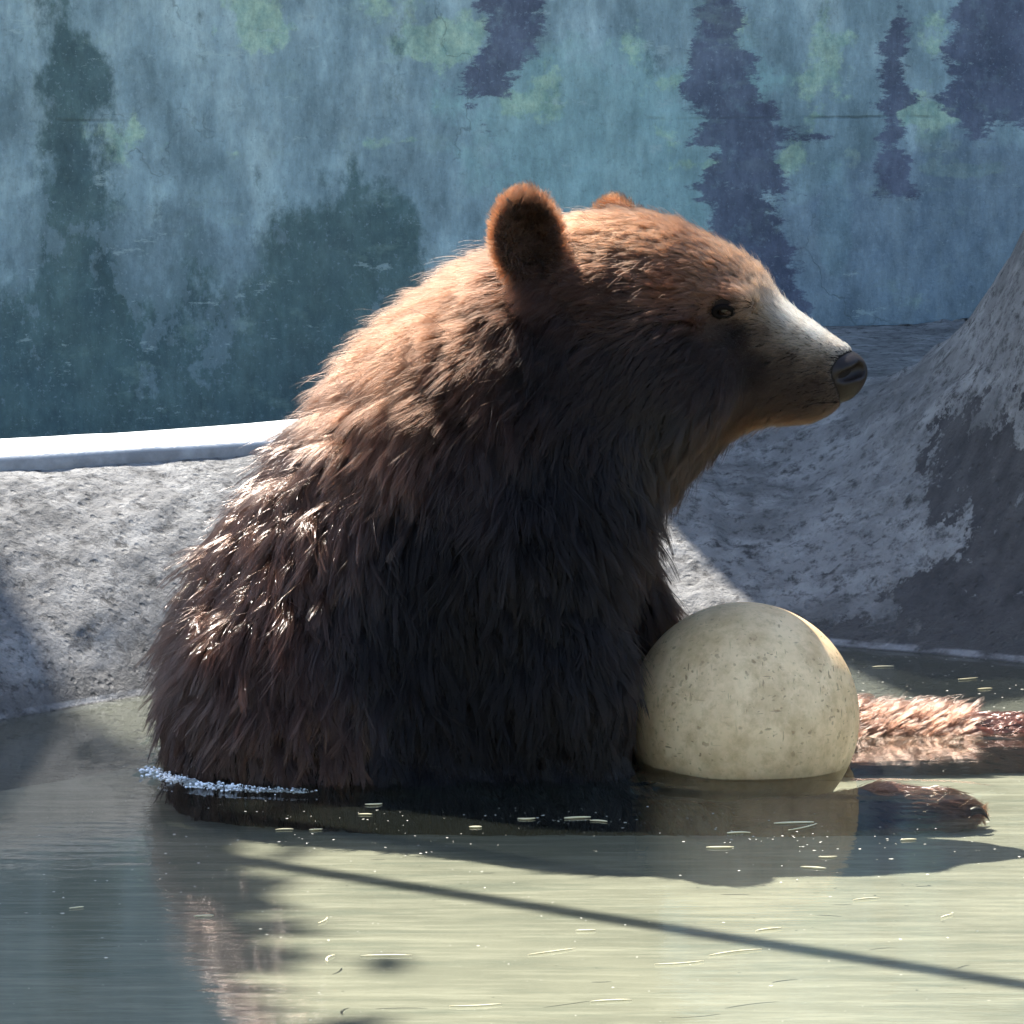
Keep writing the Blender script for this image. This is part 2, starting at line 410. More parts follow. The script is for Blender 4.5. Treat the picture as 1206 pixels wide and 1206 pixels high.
M_mural = nt.m
nf_ = len(FV)
# front sheet plus top, back and ends, all one solid wall
top_f = np.arange(nf_ - len(wx), nf_)
bv = []
for x, zt in zip(wx, wtop): bv.append((x, float(wallY(x)) + 0.18, zt))
bv2 = [(x, y, 0.0) for x, y, z in bv]
Vall = np.concatenate([FV, np.array(bv), np.array(bv2)])
n0 = len(wx); F2 = []
b0 = nf_; c0 = nf_ + n0
i = np.arange(n0 - 1)
topq = np.stack([top_f[:-1], top_f[1:], b0 + i + 1, b0 + i], -1)
backq = np.stack([b0 + i, b0 + i + 1, c0 + i + 1, c0 + i], -1)
mural = mesh_obj('mural_wall', Vall, np.concatenate([wfaces, topq, backq]), M_mural, smooth=False)
tag(mural, 'tall plastered wall with a faded blue green mural of fir trees behind the pool', 'wall')
pad = lambda a, v=0.0: np.concatenate([a.ravel(), np.full(2 * n0, v)])
attr(mural, 'fir', pad(firs, -1)); attr(mural, 'low', pad(low)); attr(mural, 'dgreen', pad(dgreen))
attr(mural, 'haze', pad(haze)); attr(mural, 'green', pad(green)); attr(mural, 'teal', pad(teal))

# ------------------------------------------------------------------ bear: body surface from a blended distance field
def smin(a, b, k):
    h = np.clip(0.5 + 0.5 * (b - a) / k, 0, 1)
    return b * (1 - h) + a * h - k * h * (1 - h)
def smax(a, b, k): return -smin(-a, -b, k)
def s_ell(p, c, rad, axes=None):
    q = [p[i] - c[i] for i in range(3)]
    if axes is not None:
        q = [sum(axes[k][i] * q[i] for i in range(3)) for k in range(3)]
    k0 = np.sqrt(sum((q[i] / rad[i]) ** 2 for i in range(3)))
    k1 = np.sqrt(sum((q[i] / rad[i] ** 2) ** 2 for i in range(3))) + 1e-9
    return k0 * (k0 - 1) / k1
def s_cap(p, a, b, ra, rb):
    ab = [b[i] - a[i] for i in range(3)]; L = sum(v * v for v in ab)
    t = np.clip(sum((p[i] - a[i]) * ab[i] for i in range(3)) / L, 0, 1)
    d = np.sqrt(sum((p[i] - a[i] - t * ab[i]) ** 2 for i in range(3)))
    return d - (ra + (rb - ra) * t)
def smooth_tab(x, xs, ys):
    # monotone-ish smooth interpolation: dense linear table blurred a little
    xd = np.linspace(xs[0], xs[-1], 400); yd = np.interp(xd, xs, ys)
    k = np.hanning(31); k /= k.sum()
    yd2 = np.convolve(np.pad(yd, 15, mode='reflect', reflect_type='odd'), k, 'valid')
    return np.interp(x, xd, yd2)

# torso: rows (pixel y, left x, right x, half depth m)
TOR = [(1010, 215, 735, .20), (890, 226, 728, .205), (850, 220, 730, .205), (790, 210, 735, .203), (740, 210, 728, .198), (690, 234, 716, .19), (650, 257, 712, .182),
       (600, 290, 752, .17), (560, 322, 788, .16), (520, 352, 812, .152), (480, 384, 805, .145), (440, 412, 772, .138), (400, 450, 765, .13), (360, 498, 755, .122), (330, 538, 745, .112), (305, 580, 720, .095), (290, 610, 690, .06)]
tz = np.array([P(603, r_[0])[2] for r_ in TOR])[::-1]
tl_ = np.array([P(r_[1], r_[0])[0] for r_ in TOR])[::-1]
tr_ = np.array([P(r_[2], r_[0])[0] for r_ in TOR])[::-1]
tb_ = np.array([r_[3] for r_ in TOR])[::-1]
o_ = np.argsort(tz); tz, tl_, tr_, tb_ = tz[o_], tl_[o_], tr_[o_], tb_[o_]

# head: columns (pixel x, top y, bottom y, half width m, squareness)
YAW = math.radians(-11)
PIV = P(690, 400)[0]
HEAD = [(600, 330, 420, .06, 2), (625, 292, 470, .092, 2), (650, 272, 500, .106, 2), (690, 258, 518, .116, 2), (730, 254, 524, .118, 2.05), (770, 258, 524, .114, 2.1), (805, 269, 520, .106, 2.2), (840, 286, 512, .092, 2.2), (870, 304, 504, .076, 2.2),
        (893, 324, 498, .063, 2.3), (912, 348, 496, .054, 2.4), (935, 366, 497, .049, 2.5), (960, 382, 495, .045, 2.6), (982, 398, 486, .039, 2.5), (998, 406, 466, .025, 2.2), (1009, 414, 440, .012, 2)]
hu, ht, hb, hw, hn = [], [], [], [], []
for (px, yt, yb, hwid, sq) in HEAD:
    X0 = P(px, 400)[0]
    Yh = (X0 - PIV) * math.tan(YAW)
    a = P(px, yt, Yh); b = P(px, yb, Yh)
    hu.append((a[0] - PIV) / math.cos(YAW)); ht.append(a[2]); hb.append(b[2]); hw.append(hwid); hn.append(sq)
hu = np.array(hu)
cy, sy = math.cos(YAW), math.sin(YAW)
def head_local(p):
    dx, dy = p[0] - PIV, p[1]
    return dx * cy + dy * sy, -dx * sy + dy * cy, p[2]
def head_world(u, v, z): return np.array([PIV + u * cy - v * sy, u * sy + v * cy, z])

def ear_axes(n, up):
    n = np.array(n, float); n /= np.linalg.norm(n)
    up = np.array(up, float); up -= n * up.dot(n); up /= np.linalg.norm(up)
    return [np.cross(up, n), n, up]
# ears: (centre, axes)
E1 = P(621, 281, -0.105); A1 = ear_axes((0.30, -1.0, 0.10), (-0.16, 0.10, 1))
E2 = P(728, 290, 0.100); A2 = ear_axes((0.75, 0.75, 0.15), (0.05, 0.15, 1))

def body_sdf(p, detail=True):
    x, y, z = p
    zq = np.clip(z, tz[0], tz[-1])
    L = smooth_tab(zq, tz, tl_); R = smooth_tab(zq, tz, tr_); B = smooth_tab(zq, tz, tb_)
    a = (R - L) / 2; c = (L + R) / 2
    q = np.sqrt(((x - c) / a) ** 2 + (y / B) ** 2)
    tor = (q - 1) * np.minimum(a, B) * 0.9
    tor = smax(tor, z - tz[-1], 0.04)
    d = tor
    # near shoulder, upper arm and forearm; far arm; haunches; hind legs
    d = smin(d, s_ell(p, P(590, 590, -0.10), (0.15, 0.085, 0.19)), 0.08)
    d = smin(d, s_cap(p, P(625, 640, -0.15), P(668, 800, -0.165), 0.072, 0.06), 0.05)
    d = smin(d, s_cap(p, P(668, 800, -0.165), P(700, 985, -0.15), 0.06, 0.05), 0.05)
    d = smin(d, s_cap(p, P(690, 620, 0.10), P(735, 735, 0.13), 0.06, 0.052), 0.05)
    d = smin(d, s_cap(p, P(735, 735, 0.13), P(752, 960, 0.10), 0.052, 0.05), 0.03)
    d = smin(d, s_ell(p, P(362, 880, -0.10), (0.155, 0.115, 0.17)), 0.07)
    d = smin(d, s_ell(p, P(362, 880, 0.10), (0.155, 0.115, 0.17)), 0.07)
    d = smin(d, s_cap(p, (-0.12, -0.17, -0.08), (0.30, -0.21, -0.085), 0.09, 0.062), 0.05)
    d = smin(d, s_cap(p, (0.30, -0.21, -0.075), (0.415, -0.215, -0.040), 0.055, 0.042), 0.03)
    d = smin(d, s_ell(p, (0.470, -0.218, -0.024), (0.062, 0.034, 0.026)), 0.03)
    d = smin(d, s_cap(p, (-0.10, 0.16, -0.06), (0.36, 0.185, -0.035), 0.10, 0.068), 0.05)
    d = smin(d, s_cap(p, (0.36, 0.185, -0.035), (0.60, 0.185, -0.032), 0.063, 0.050), 0.03)
    d = smin(d, s_ell(p, (0.67, 0.185, -0.03), (0.085, 0.048, 0.042)), 0.03)
    # head
    u, v, zz = head_local(p)
    uq = np.clip(u, hu[0], hu[-1])
    T = smooth_tab(uq, hu, np.array(ht)); Bt = smooth_tab(uq, hu, np.array(hb)); Wd = smooth_tab(uq, hu, np.array(hw)); N = smooth_tab(uq, hu, np.array(hn))
    ha = (T - Bt) / 2; hc = (T + Bt) / 2
    qq = ((np.abs(v) / Wd) ** N + (np.abs(zz - hc) / ha) ** N) ** (1 / N)
    head = (qq - 1) * np.minimum(ha, Wd) * 0.9
    head = smax(head, u - hu[-1] - 0.004, 0.02); head = smax(head, hu[0] - u, 0.05)
    # brow ridges, cheek pads and eye sockets
    for s in (-1, 1):
        uu = (P(866, 352)[0] - PIV) / cy
        zb = P(866, 352, -0.06)[2]
        head = smin(head, s_ell((u, v, zz), (uu - 0.012, s * 0.062, zb), (0.042, 0.017, 0.013)), 0.02)
        zc_ = P(790, 445, -0.08)[2]
        head = smin(head, s_ell((u, v, zz), (0.09, s * 0.085, zc_), (0.085, 0.045, 0.075)), 0.04)
        head = smax(head, -s_ell((u, v, zz), (uu - 0.006, s * 0.092, zb - 0.022), (0.024, 0.020, 0.013)), 0.016)
    d = smin(d, head, 0.045)
    # ears: cupped discs
    for E, A in ((E1, A1), (E2, A2)):
        e = s_ell(p, E, (0.041, 0.019, 0.056), A)
        cup = s_ell(p, E + A[1] * 0.021 - A[2] * 0.004, (0.029, 0.024, 0.043), A)
        e = smax(e, -cup, 0.012)
        d = smin(d, e, 0.02)
    lump = np.sin(x * 62 + 2 * np.sin(z * 31)) * np.sin(y * 57 + 1.3) * np.sin(z * 66 + 2 * np.sin(x * 23)) + 0.6 * np.sin(x * 110 + z * 40) * np.sin(z * 95 - y * 80)
    body_w = np.clip((0.16 - x) / 0.12, 0, 1) * np.clip((0.62 - z) / 0.1, 0, 1)
    return d + 0.0055 * lump * body_w

def surface_nets(f, org, h):
    s = f < 0
    nx_, ny_, nz_ = f.shape
    cnt = np.zeros((nx_ - 1, ny_ - 1, nz_ - 1)); pos = np.zeros((nx_ - 1, ny_ - 1, nz_ - 1, 3))
    offs = [(i, j, k) for i in (0, 1) for j in (0, 1) for k in (0, 1)]
    sl_ = lambda A_, o: A_[o[0]:o[0] + nx_ - 1, o[1]:o[1] + ny_ - 1, o[2]:o[2] + nz_ - 1]
    for o in offs:
        for ax in range(3):
            if o[ax] == 1: continue
            o2 = list(o); o2[ax] = 1
            fa, fb = sl_(f, o), sl_(f, o2)
            cr = (fa < 0) != (fb < 0)
            t = np.where(cr, fa / (fa - fb + 1e-30), 0)
            for c in range(3):
                pos[..., c] += np.where(cr, o[c] + (t if c == ax else 0), 0)
            cnt += cr
    act = cnt > 0
    idx = -np.ones(act.shape, int); idx[act] = np.arange(act.sum())
    ii = np.argwhere(act)
    V_ = (pos[act] / cnt[act][:, None] + ii) * h + np.array(org)
    F_ = []
    for ax in range(3):
        b, c = [(1, 2), (2, 0), (0, 1)][ax]
        sh = [slice(1, -1)] * 3; sh[ax] = slice(0, -1)
        sh2 = list(sh); sh2[ax] = slice(1, None)
        sa, sb = s[tuple(sh)], s[tuple(sh2)]
        e = np.argwhere(sa != sb) ; e_in = sa[sa != sb]
        base_ = e + 1; base_[:, ax] -= 1
        def cell(db, dc_):
            q_ = base_.copy(); q_[:, b] += db; q_[:, c] += dc_
            return idx[q_[:, 0], q_[:, 1], q_[:, 2]]
        quad = np.stack([cell(-1, -1), cell(0, -1), cell(0, 0), cell(-1, 0)], -1)
        quad[~e_in] = quad[~e_in][:, ::-1]
        F_.append(quad)
    F_ = np.concatenate(F_)
    return V_, F_[(F_ >= 0).all(1)]
def field_mesh(fn, lo, hi, h):
    xs = np.arange(lo[0], hi[0], h); ys = np.arange(lo[1], hi[1], h); zs = np.arange(lo[2], hi[2], h)
    f = fn((xs[:, None, None], ys[None, :, None], zs[None, None, :]))
    return surface_nets(np.ascontiguousarray(np.broadcast_to(f, (len(xs), len(ys), len(zs)))), lo, h)
def raymarch(px, py, fn=body_sdf):
    d = ray(px, py); t = 4.8
    for _ in range(400):
        q = CAM + d * t
        v = float(fn(tuple(np.array(c_) for c_ in q)))
        if v < 0.0004: return q
        t += max(v * 0.5, 0.0006)
        if t > 8: return None
    return CAM + d * t
def grad(fn, q, e=0.003):
    q = np.atleast_2d(q); g_ = []
    for k in range(3):
        a = q.copy(); b = q.copy(); a[:, k] += e; b[:, k] -= e
        g_.append(fn((a[:, 0], a[:, 1], a[:, 2])) - fn((b[:, 0], b[:, 1], b[:, 2])))
    g_ = np.stack(g_, -1); return g_ / (np.linalg.norm(g_, axis=1, keepdims=True) + 1e-12)

nt = NT('bear_skin')
skc = nt.n('Attribute', attribute_name='skin_color')
nt.principled(nt.mix(0.35, skc.outputs['Color'], nt.ramp(nt.noise(40, 5), (0.3, (0.012, 0.008, 0.006)), (0.7, (0.022, 0.014, 0.010)))), 0.8, spec=0.15)
M_skin = nt.m
bear = bpy.data.objects.new('bear', None); COL.objects.link(bear); bear.empty_display_size = 0.1
tag(bear, 'wet brown bear sitting upright in the pool in profile beside the cream ball', 'bear')
bV, bF = field_mesh(body_sdf, (-0.48, -0.34, -0.17), (0.80, 0.36, 0.80), 0.0065)
body = mesh_obj('body', bV, bF, M_skin, bear)

# eyes
nt = NT('eye_gloss'); nt.principled((0.010, 0.006, 0.004), 0.14, spec=0.35); M_eye = nt.m
nt = NT('eyelid_skin'); nt.principled((0.005, 0.0035, 0.003), 0.9, nt.bump(nt.noise(300, 3), 0.4, 0.001), 0.08); M_lid = nt.m
eyeq = raymarch(852, 366)
eu, ev, ez = head_local(eyeq)
def uv_sphere(c_, r_, axes=None, n=20, m_=14, zmin=-1):
    Vv, Ff = [], []
    for j in range(m_ + 1):
        th = math.pi * j / m_
        for i in range(n):
            ph = 2 * math.pi * i / n
            Vv.append((r_[0] * math.sin(th) * math.cos(ph), r_[1] * math.sin(th) * math.sin(ph), r_[2] * math.cos(th)))
    Vv = np.array(Vv)
    if axes is not None: Vv = Vv @ np.array(axes)
    for j in range(m_):
        for i in range(n):
            Ff.append((j * n + i, (j + 1) * n + i, (j + 1) * n + (i + 1) % n, j * n + (i + 1) % n))
    return Vv + np.array(c_), np.array(Ff)
EYES = []
for s in (-1, 1):
    q = head_world(eu, abs(ev) * s, ez)
    nrm = grad(body_sdf, q)[0]
    c_ = q - nrm * 0.004
    Vv, Ff = uv_sphere(c_, (0.0088, 0.0088, 0.0088))
    eye = mesh_obj('eye', Vv, Ff, M_eye, bear)
    EYES.append(c_)
    # lid ring around the eye
    up = np.array([0, 0, 1.0]); tx = np.cross(up, nrm); tx /= np.linalg.norm(tx); ty = np.cross(nrm, tx)
    LV, LF = [], []
    na, nb = 28, 8
    for i in range(na):
        a_ = 2 * math.pi * i / na
        ctr = c_ + nrm * 0.0055 + tx * math.cos(a_) * 0.0108 + ty * (math.sin(a_) * 0.0078)
        rad_ = tx * math.cos(a_) + ty * math.sin(a_)
        for j in range(nb):
            b_ = 2 * math.pi * j / nb
            LV.append(ctr + (rad_ * math.cos(b_) + nrm * math.sin(b_)) * 0.0033)
    for i in range(na):
        for j in range(nb):
            LF.append((i * nb + j, ((i + 1) % na) * nb + j, ((i + 1) % na) * nb + (j + 1) % nb, i * nb + (j + 1) % nb))
    mesh_obj('eyelid', np.array(LV), np.array(LF), M_lid, eye)

# nose pad with comma nostrils
NU = (P(993, 430)[0] - PIV) / cy
NZ = P(993, 436, (P(993, 430)[0] - PIV) * math.tan(YAW))[2]
def nose_sdf(p, carve=True):
    u, v, z = head_local(p)
    d = s_ell((u, v, z), (NU - 0.012, 0, NZ + 0.000), (0.036, 0.0350, 0.0255))
    d = smin(d, s_ell((u, v, z), (NU - 0.012, 0, NZ - 0.014), (0.026, 0.022, 0.024)), 0.02)
    for s in ((-1, 1) if carve else ()):
        n_ = s_cap((u, v, z), (NU + 0.018, s * 0.013, NZ + 0.002), (NU - 0.004, s * 0.037, NZ - 0.007), 0.0085, 0.0055)
        d = smax(d, -n_, 0.004)
    d = smax(d, -s_cap((u, v, z), (NU + 0.032, 0, NZ + 0.004), (NU + 0.025, 0, NZ - 0.03), 0.003, 0.003), 0.004)
    return d
nw = head_world(NU, 0, NZ)
nV, nF = field_mesh(nose_sdf, nw - 0.06, nw + 0.06, 0.0022)
nt = NT('nose_leather')
nt.principled(nt.ramp(nt.noise(60, 4), (0.3, (0.007, 0.0045, 0.0038)), (0.7, (0.015, 0.0095, 0.008))), 0.45, nt.bump(nt.noise(380, 3, 0.6), 0.35, 0.0012), 0.22)
mesh_obj('nose', nV, nF, nt.m, bear)
nt = NT('claw_horn'); nt.principled(nt.ramp(nt.noise(50, 3), (0.3, (0.015, 0.011, 0.009)), (0.7, (0.04, 0.03, 0.022))), 0.4); M_claw = nt.m
for (x0, y0, z0, dr) in [(0.522, -0.218 + dy, -0.022, 1) for dy in (-0.024, -0.008, 0.008, 0.024)] + [(0.745, 0.185 + dy, -0.018, 1) for dy in (-0.032, -0.011, 0.011, 0.032)]:
    CV, CF = [], []
    for i in range(7):
        t_ = i / 6; rr = 0.0052 * (1 - t_) ** 0.7 + 0.0006
        for j in range(8):
            a_ = 2 * math.pi * j / 8
            CV.append((x0 + 0.022 * t_, y0 + rr * math.cos(a_), z0 + 0.006 * math.sin(t_ * 2.6) - 0.012 * t_ * t_ + rr * math.sin(a_)))
    for i in range(6):
        for j in range(8):
            CF.append((i * 8 + j, i * 8 + (j + 1) % 8, (i + 1) * 8 + (j + 1) % 8, (i + 1) * 8 + j))
    mesh_obj('claw', np.array(CV), np.array(CF), M_claw, bear)
# mouth line along the muzzle, a thin dark lip following the surface
for s in (-1, 1):
    LV, LF = [], []
    pts_m = [raymarch(px_, py_) for px_, py_ in ((996, 470), (985, 473), (970, 474), (955, 476), (940, 480), (922, 486), (905, 489))]
    pts_m = [q for q in pts_m if q is not None]
    cen = []
    for q in pts_m:
        u_, v_, z_ = head_local(q); cen.append(head_world(u_, abs(v_) * s * 0.975, z_))
    for i, q in enumerate(cen):
        tdir = cen[min(i + 1, len(cen) - 1)] - cen[max(i - 1, 0)]; tdir /= np.linalg.norm(tdir)
        a_ = np.cross(tdir, [0, 0, 1.0]); a_ /= np.linalg.norm(a_); b_ = np.cross(tdir, a_)
        rr = 0.0024 * (1 - 0.5 * i / len(cen))
        for j in range(8):
            an = 2 * math.pi * j / 8
            LV.append(q + (a_ * math.cos(an) + b_ * math.sin(an) * 0.7) * rr)
    for i in range(len(cen) - 1):
        for j in range(8):
            LF.append((i * 8 + j, i * 8 + (j + 1) % 8, (i + 1) * 8 + (j + 1) % 8, (i + 1) * 8 + j))
    mesh_obj('lip', np.array(LV), np.array(LF), M_lid, bear)

# ------------------------------------------------------------------ fur
# anchors: pixel x, y -> comb direction (dx, dz), length m, lift, clump, wet, colour
BR = (0.031, 0.0148, 0.0084); BR2 = (0.021, 0.0102, 0.0062); DK = (0.0052, 0.0030, 0.0022); WT = (0.0092, 0.0064, 0.0053); BK = (0.0026, 0.0019, 0.0018)  # BK: dark fur with the near side's shade put into the colour
TAN = (0.62, 0.48, 0.34); GTAN = (0.021, 0.0132, 0.0088); OR = (0.013, 0.0070, 0.0038); CR = (0.052, 0.0255, 0.0140); LCR = (0.15, 0.080, 0.046)  # TAN, LCR paint in the sunlit muzzle top and brow, GTAN the shaded side
ANC = [
 (1000, 412, -1, .15, .005, .25, .0, 0, TAN), (960, 388, -1, .3, .007, .28, .05, 0, TAN), (925, 362, -1, .45, .010, .32, .1, 0, TAN),
 (960, 440, -1, -.1, .008, .35, .1, 0, GTAN), (985, 470, -1, -.3, .005, .25, .1, 0, GTAN), (930, 412, -1, -.1, .009, .35, .3, 0, GTAN), (965, 416, -1, 0, .007, .3, .2, 0, GTAN), (902, 380, -1, 0, .010, .35, .3, 0, GTAN), (935, 455, -.9, -.3, .010, .35, .3, 0, GTAN), (985, 440, -1, -.1, .003, .2, .1, 0, (.018, .012, .010)), (940, 494, -.8, -.6, .012, .35, .3, .2, OR), (895, 478, -.55, -.8, .026, .32, .5, .2, OR),
 (890, 420, -.9, -.45, .014, .25, .3, 0, DK), (868, 385, -.9, -.4, .009, .2, .1, 0, DK), (850, 342, -.9, .3, .014, .40, .7, .9, BR2),
 (905, 326, -.6, .8, .022, .8, .4, 0, LCR), (912, 346, -.8, .7, .016, .6, .3, 0, LCR), (870, 296, -1, .5, .020, .5, .4, 0, LCR), (850, 315, -1, .4, .018, .4, .5, .5, CR), (790, 268, -1, .25, .024, .45, .4, 0, CR), (720, 258, -1, 0, .026, .45, .35, 0, CR),
 (790, 325, -1, -.1, .024, .40, .7, .9, BR2), (720, 330, -1, -.3, .030, .40, .4, .1, BR2),
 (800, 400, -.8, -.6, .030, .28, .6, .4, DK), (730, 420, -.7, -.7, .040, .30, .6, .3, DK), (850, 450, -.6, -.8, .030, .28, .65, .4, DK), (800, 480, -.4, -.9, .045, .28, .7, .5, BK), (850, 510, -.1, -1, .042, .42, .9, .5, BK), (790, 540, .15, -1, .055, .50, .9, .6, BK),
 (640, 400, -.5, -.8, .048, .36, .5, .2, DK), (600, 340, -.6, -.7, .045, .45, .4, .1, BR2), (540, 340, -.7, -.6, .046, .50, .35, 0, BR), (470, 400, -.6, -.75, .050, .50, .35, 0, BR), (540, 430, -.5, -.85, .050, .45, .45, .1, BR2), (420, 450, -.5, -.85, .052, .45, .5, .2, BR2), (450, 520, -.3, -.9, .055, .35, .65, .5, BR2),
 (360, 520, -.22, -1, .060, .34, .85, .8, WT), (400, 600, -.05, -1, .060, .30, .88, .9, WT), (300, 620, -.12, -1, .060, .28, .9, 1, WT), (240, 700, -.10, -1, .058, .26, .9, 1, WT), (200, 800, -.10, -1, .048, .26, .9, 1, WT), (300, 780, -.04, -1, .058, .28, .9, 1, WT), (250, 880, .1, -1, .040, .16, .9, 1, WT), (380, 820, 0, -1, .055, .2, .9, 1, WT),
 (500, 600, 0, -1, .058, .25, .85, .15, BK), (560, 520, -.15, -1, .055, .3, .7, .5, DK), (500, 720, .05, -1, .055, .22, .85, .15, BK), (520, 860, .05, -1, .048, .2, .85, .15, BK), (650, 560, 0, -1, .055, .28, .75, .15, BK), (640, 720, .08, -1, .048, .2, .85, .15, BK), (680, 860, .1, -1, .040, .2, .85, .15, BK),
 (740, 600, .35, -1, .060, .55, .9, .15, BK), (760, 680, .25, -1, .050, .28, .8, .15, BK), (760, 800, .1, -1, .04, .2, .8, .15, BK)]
A_pos = np.array([P(a[0], a[1])[[0, 2]] for a in ANC])
A_dir = np.array([[a[2], 0, a[3]] for a in ANC]); A_par = np.array([[a[4], a[5], a[6], a[7], *a[8]] for a in ANC])

tri = np.concatenate([bF[:, [0, 1, 2]], bF[:, [0, 2, 3]]])
ta, tb, tc = bV[tri[:, 0]], bV[tri[:, 1]], bV[tri[:, 2]]
area = np.linalg.norm(np.cross(tb - ta, tc - ta), axis=1) / 2
cen = (ta + tb + tc) / 3
wgt = area.copy()
wgt[cen[:, 2] < -0.05] = 0
inleg = (cen[:, 0] > 0.25) & (cen[:, 2] < 0.06)
headm = (cen[:, 0] > 0.20) & (cen[:, 2] > 0.25)
wgt[headm] *= 3.6
wgt[(cen[:, 0] > -0.06) & (cen[:, 2] > 0.55) & ~headm] *= 2.0
wgt[(cen[:, 1] > 0.12) & ~inleg] *= 0.45
wgt[inleg] *= 2.0
def make_roots(N):
    ti = rng.choice(len(tri), N, p=wgt / wgt.sum())
    r1 = np.sqrt(rng.random(N)); r2 = rng.random(N)
    return ta[ti] * (1 - r1)[:, None] + tb[ti] * (r1 * (1 - r2))[:, None] + tc[ti] * (r1 * r2)[:, None]
def params(R):
    """comb direction (unit, in space), and the parameter columns for roots R"""
    N_ = len(R)
    nrm = np.zeros((N_, 3)); D = np.zeros((N_, 3)); Pm = np.zeros((N_, 7))
    for s_ in range(0, N_, 40000):
        q = R[s_:s_ + 40000]
        nrm[s_:s_ + 40000] = grad(body_sdf, q)
        # colours and combs follow the head when it turns: compare in the sagittal plane
        d2 = (q[:, None, 0] - A_pos[None, :, 0]) ** 2 + (q[:, None, 2] - A_pos[None, :, 1]) ** 2
        dm = np.sqrt(d2.min(1, keepdims=True))
        sig = 0.012 + 0.45 * dm
        ww = np.exp(-(d2 - dm ** 2) / (2 * sig ** 2)); ww /= ww.sum(1, keepdims=True)
        D[s_:s_ + 40000] = ww @ A_dir; Pm[s_:s_ + 40000] = ww @ A_par
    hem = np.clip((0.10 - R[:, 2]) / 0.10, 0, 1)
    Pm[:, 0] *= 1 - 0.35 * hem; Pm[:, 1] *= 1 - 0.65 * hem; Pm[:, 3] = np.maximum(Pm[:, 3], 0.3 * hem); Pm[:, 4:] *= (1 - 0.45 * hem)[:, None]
    # legs in the water comb outward along the leg
    lg = (R[:, 0] > 0.25) & (R[:, 2] < 0.065) & (nrm[:, 1] > -2)
    far = lg & (R[:, 1] > 0.05)
    D[far] = np.array([0.75, 0.25, 0.35]); Pm[far] = [0.032, 0.55, 0.75, 0.6, 0.055, 0.028, 0.019]
    near = lg & (R[:, 1] < -0.05)
    D[near] = np.array([1, 0, -0.1]); Pm[near] = [0.022, 0.15, 0.6, 0.8, 0.03, 0.016, 0.011]
    foot = far & (R[:, 0] > 0.545)
    Pm[foot] = [0.018, 0.2, 0.7, 0.9, 0.030, 0.014, 0.011]; D[foot] = np.array([1, 0, 0.0])
    # ears: fur stands up along the rim, lies short in the cup
    for E, A in ((E1, A1), (E2, A2)):
        q = (R - E) @ np.array(A).T
        m_ = ((q[:, 0] / 0.056) ** 2 + (q[:, 1] / 0.036) ** 2 + (q[:, 2] / 0.07) ** 2 < 1) & (q[:, 2] > -0.045)
        rad_ = q.copy(); rad_[:, 1] = -0.02; dirw = rad_ @ np.array(A); dirw /= np.linalg.norm(dirw, axis=1, keepdims=True)
        D[m_] = dirw[m_] * 0.9 + np.array([0, 0, 0.25])
        cup = m_ & (nrm @ A[1] > 0.2) & (np.hypot(q[:, 0] / 0.036, q[:, 2] / 0.05) < 1)
        Pm[m_] = [0.015, 0.55, 0.25, 0, 0.065, 0.024, 0.010]
        Pm[cup, :2] = [0.019, 0.6]; Pm[cup, 2] = 0.5; D[cup] = dirw[cup] * 0.7 + np.array([0.25, 0, 0.3]) + np.random.default_rng(5).normal(size=(cup.sum(), 3)) * 0.35; Pm[cup, 4:] = (0.020, 0.0100, 0.0055)
    x, y, z = R.T; bw = np.clip((0.25 - x) / 0.1, 0.25, 1) * (z > 0.07)
    sw = np.sin(x * 41 + 2.1 * np.sin(z * 23 + y * 17)) * 0.6 + np.sin(z * 53 + 1.7 * np.sin(x * 37 - y * 29)) * 0.5
    D = D + np.cross(nrm, D) * (0.20 * sw * bw)[:, None]
    D = D - nrm * (D * nrm).sum(1, keepdims=True)
    D /= np.linalg.norm(D, axis=1, keepdims=True) + 1e-9
    return nrm, D, Pm

N = 380000; NS = 7
R = make_roots(N)
u_, v_, z_ = head_local(R.T)
bald = (nose_sdf(tuple(R.T), False) < 0.0005)
for e_ in EYES: bald |= np.linalg.norm(R - e_, axis=1) < 0.0135
R = R[~bald]; N = len(R)
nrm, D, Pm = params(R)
_, _, bPm = params(bV)
nsd = nose_sdf(tuple(bV.T), False); bPm[nsd < 0.006, 4:] = (0.006, 0.004, 0.0035)
sk = body.data.attributes.new('skin_color', 'FLOAT_COLOR', 'POINT')
sk.data.foreach_set('color', np.concatenate([bPm[:, 4:] * 0.4, np.ones((len(bV), 1))], 1).astype(np.float32).ravel())
tt_ = np.linspace(0, 1, NS)
def grow(R, nrm, D, Pm, jit, seed, lj=0.5):
    rg = np.random.default_rng(seed); n = len(R)
    L = Pm[:, 0] * (0.72 + 0.5 * rg.random(n))
    side = np.cross(nrm, D)
    ang = jit * rg.normal(size=n)
    d0 = D + side * ang[:, None]
    lift = np.clip(Pm[:, 1] * (1 + lj * rg.normal(size=n)), 0.03, 1.3)
    d0 = d0 / np.linalg.norm(d0, axis=1, keepdims=True)
    pts = np.zeros((n, NS, 3))
    p_ = R.copy(); pts[:, 0] = p_
    for k in range(1, NS):
        t_ = tt_[k]
        dirk = d0 + nrm * (lift * (1.25 - 1.1 * t_))[:, None]
        dirk[:, 2] -= 0.25 * t_ * (Pm[:, 3] + 0.2)
        dirk /= np.linalg.norm(dirk, axis=1, keepdims=True)
        p_ = p_ + dirk * (L / (NS - 1))[:, None]; pts[:, k] = p_
    return pts
pts = grow(R, nrm, D, Pm, 0.16, 3)
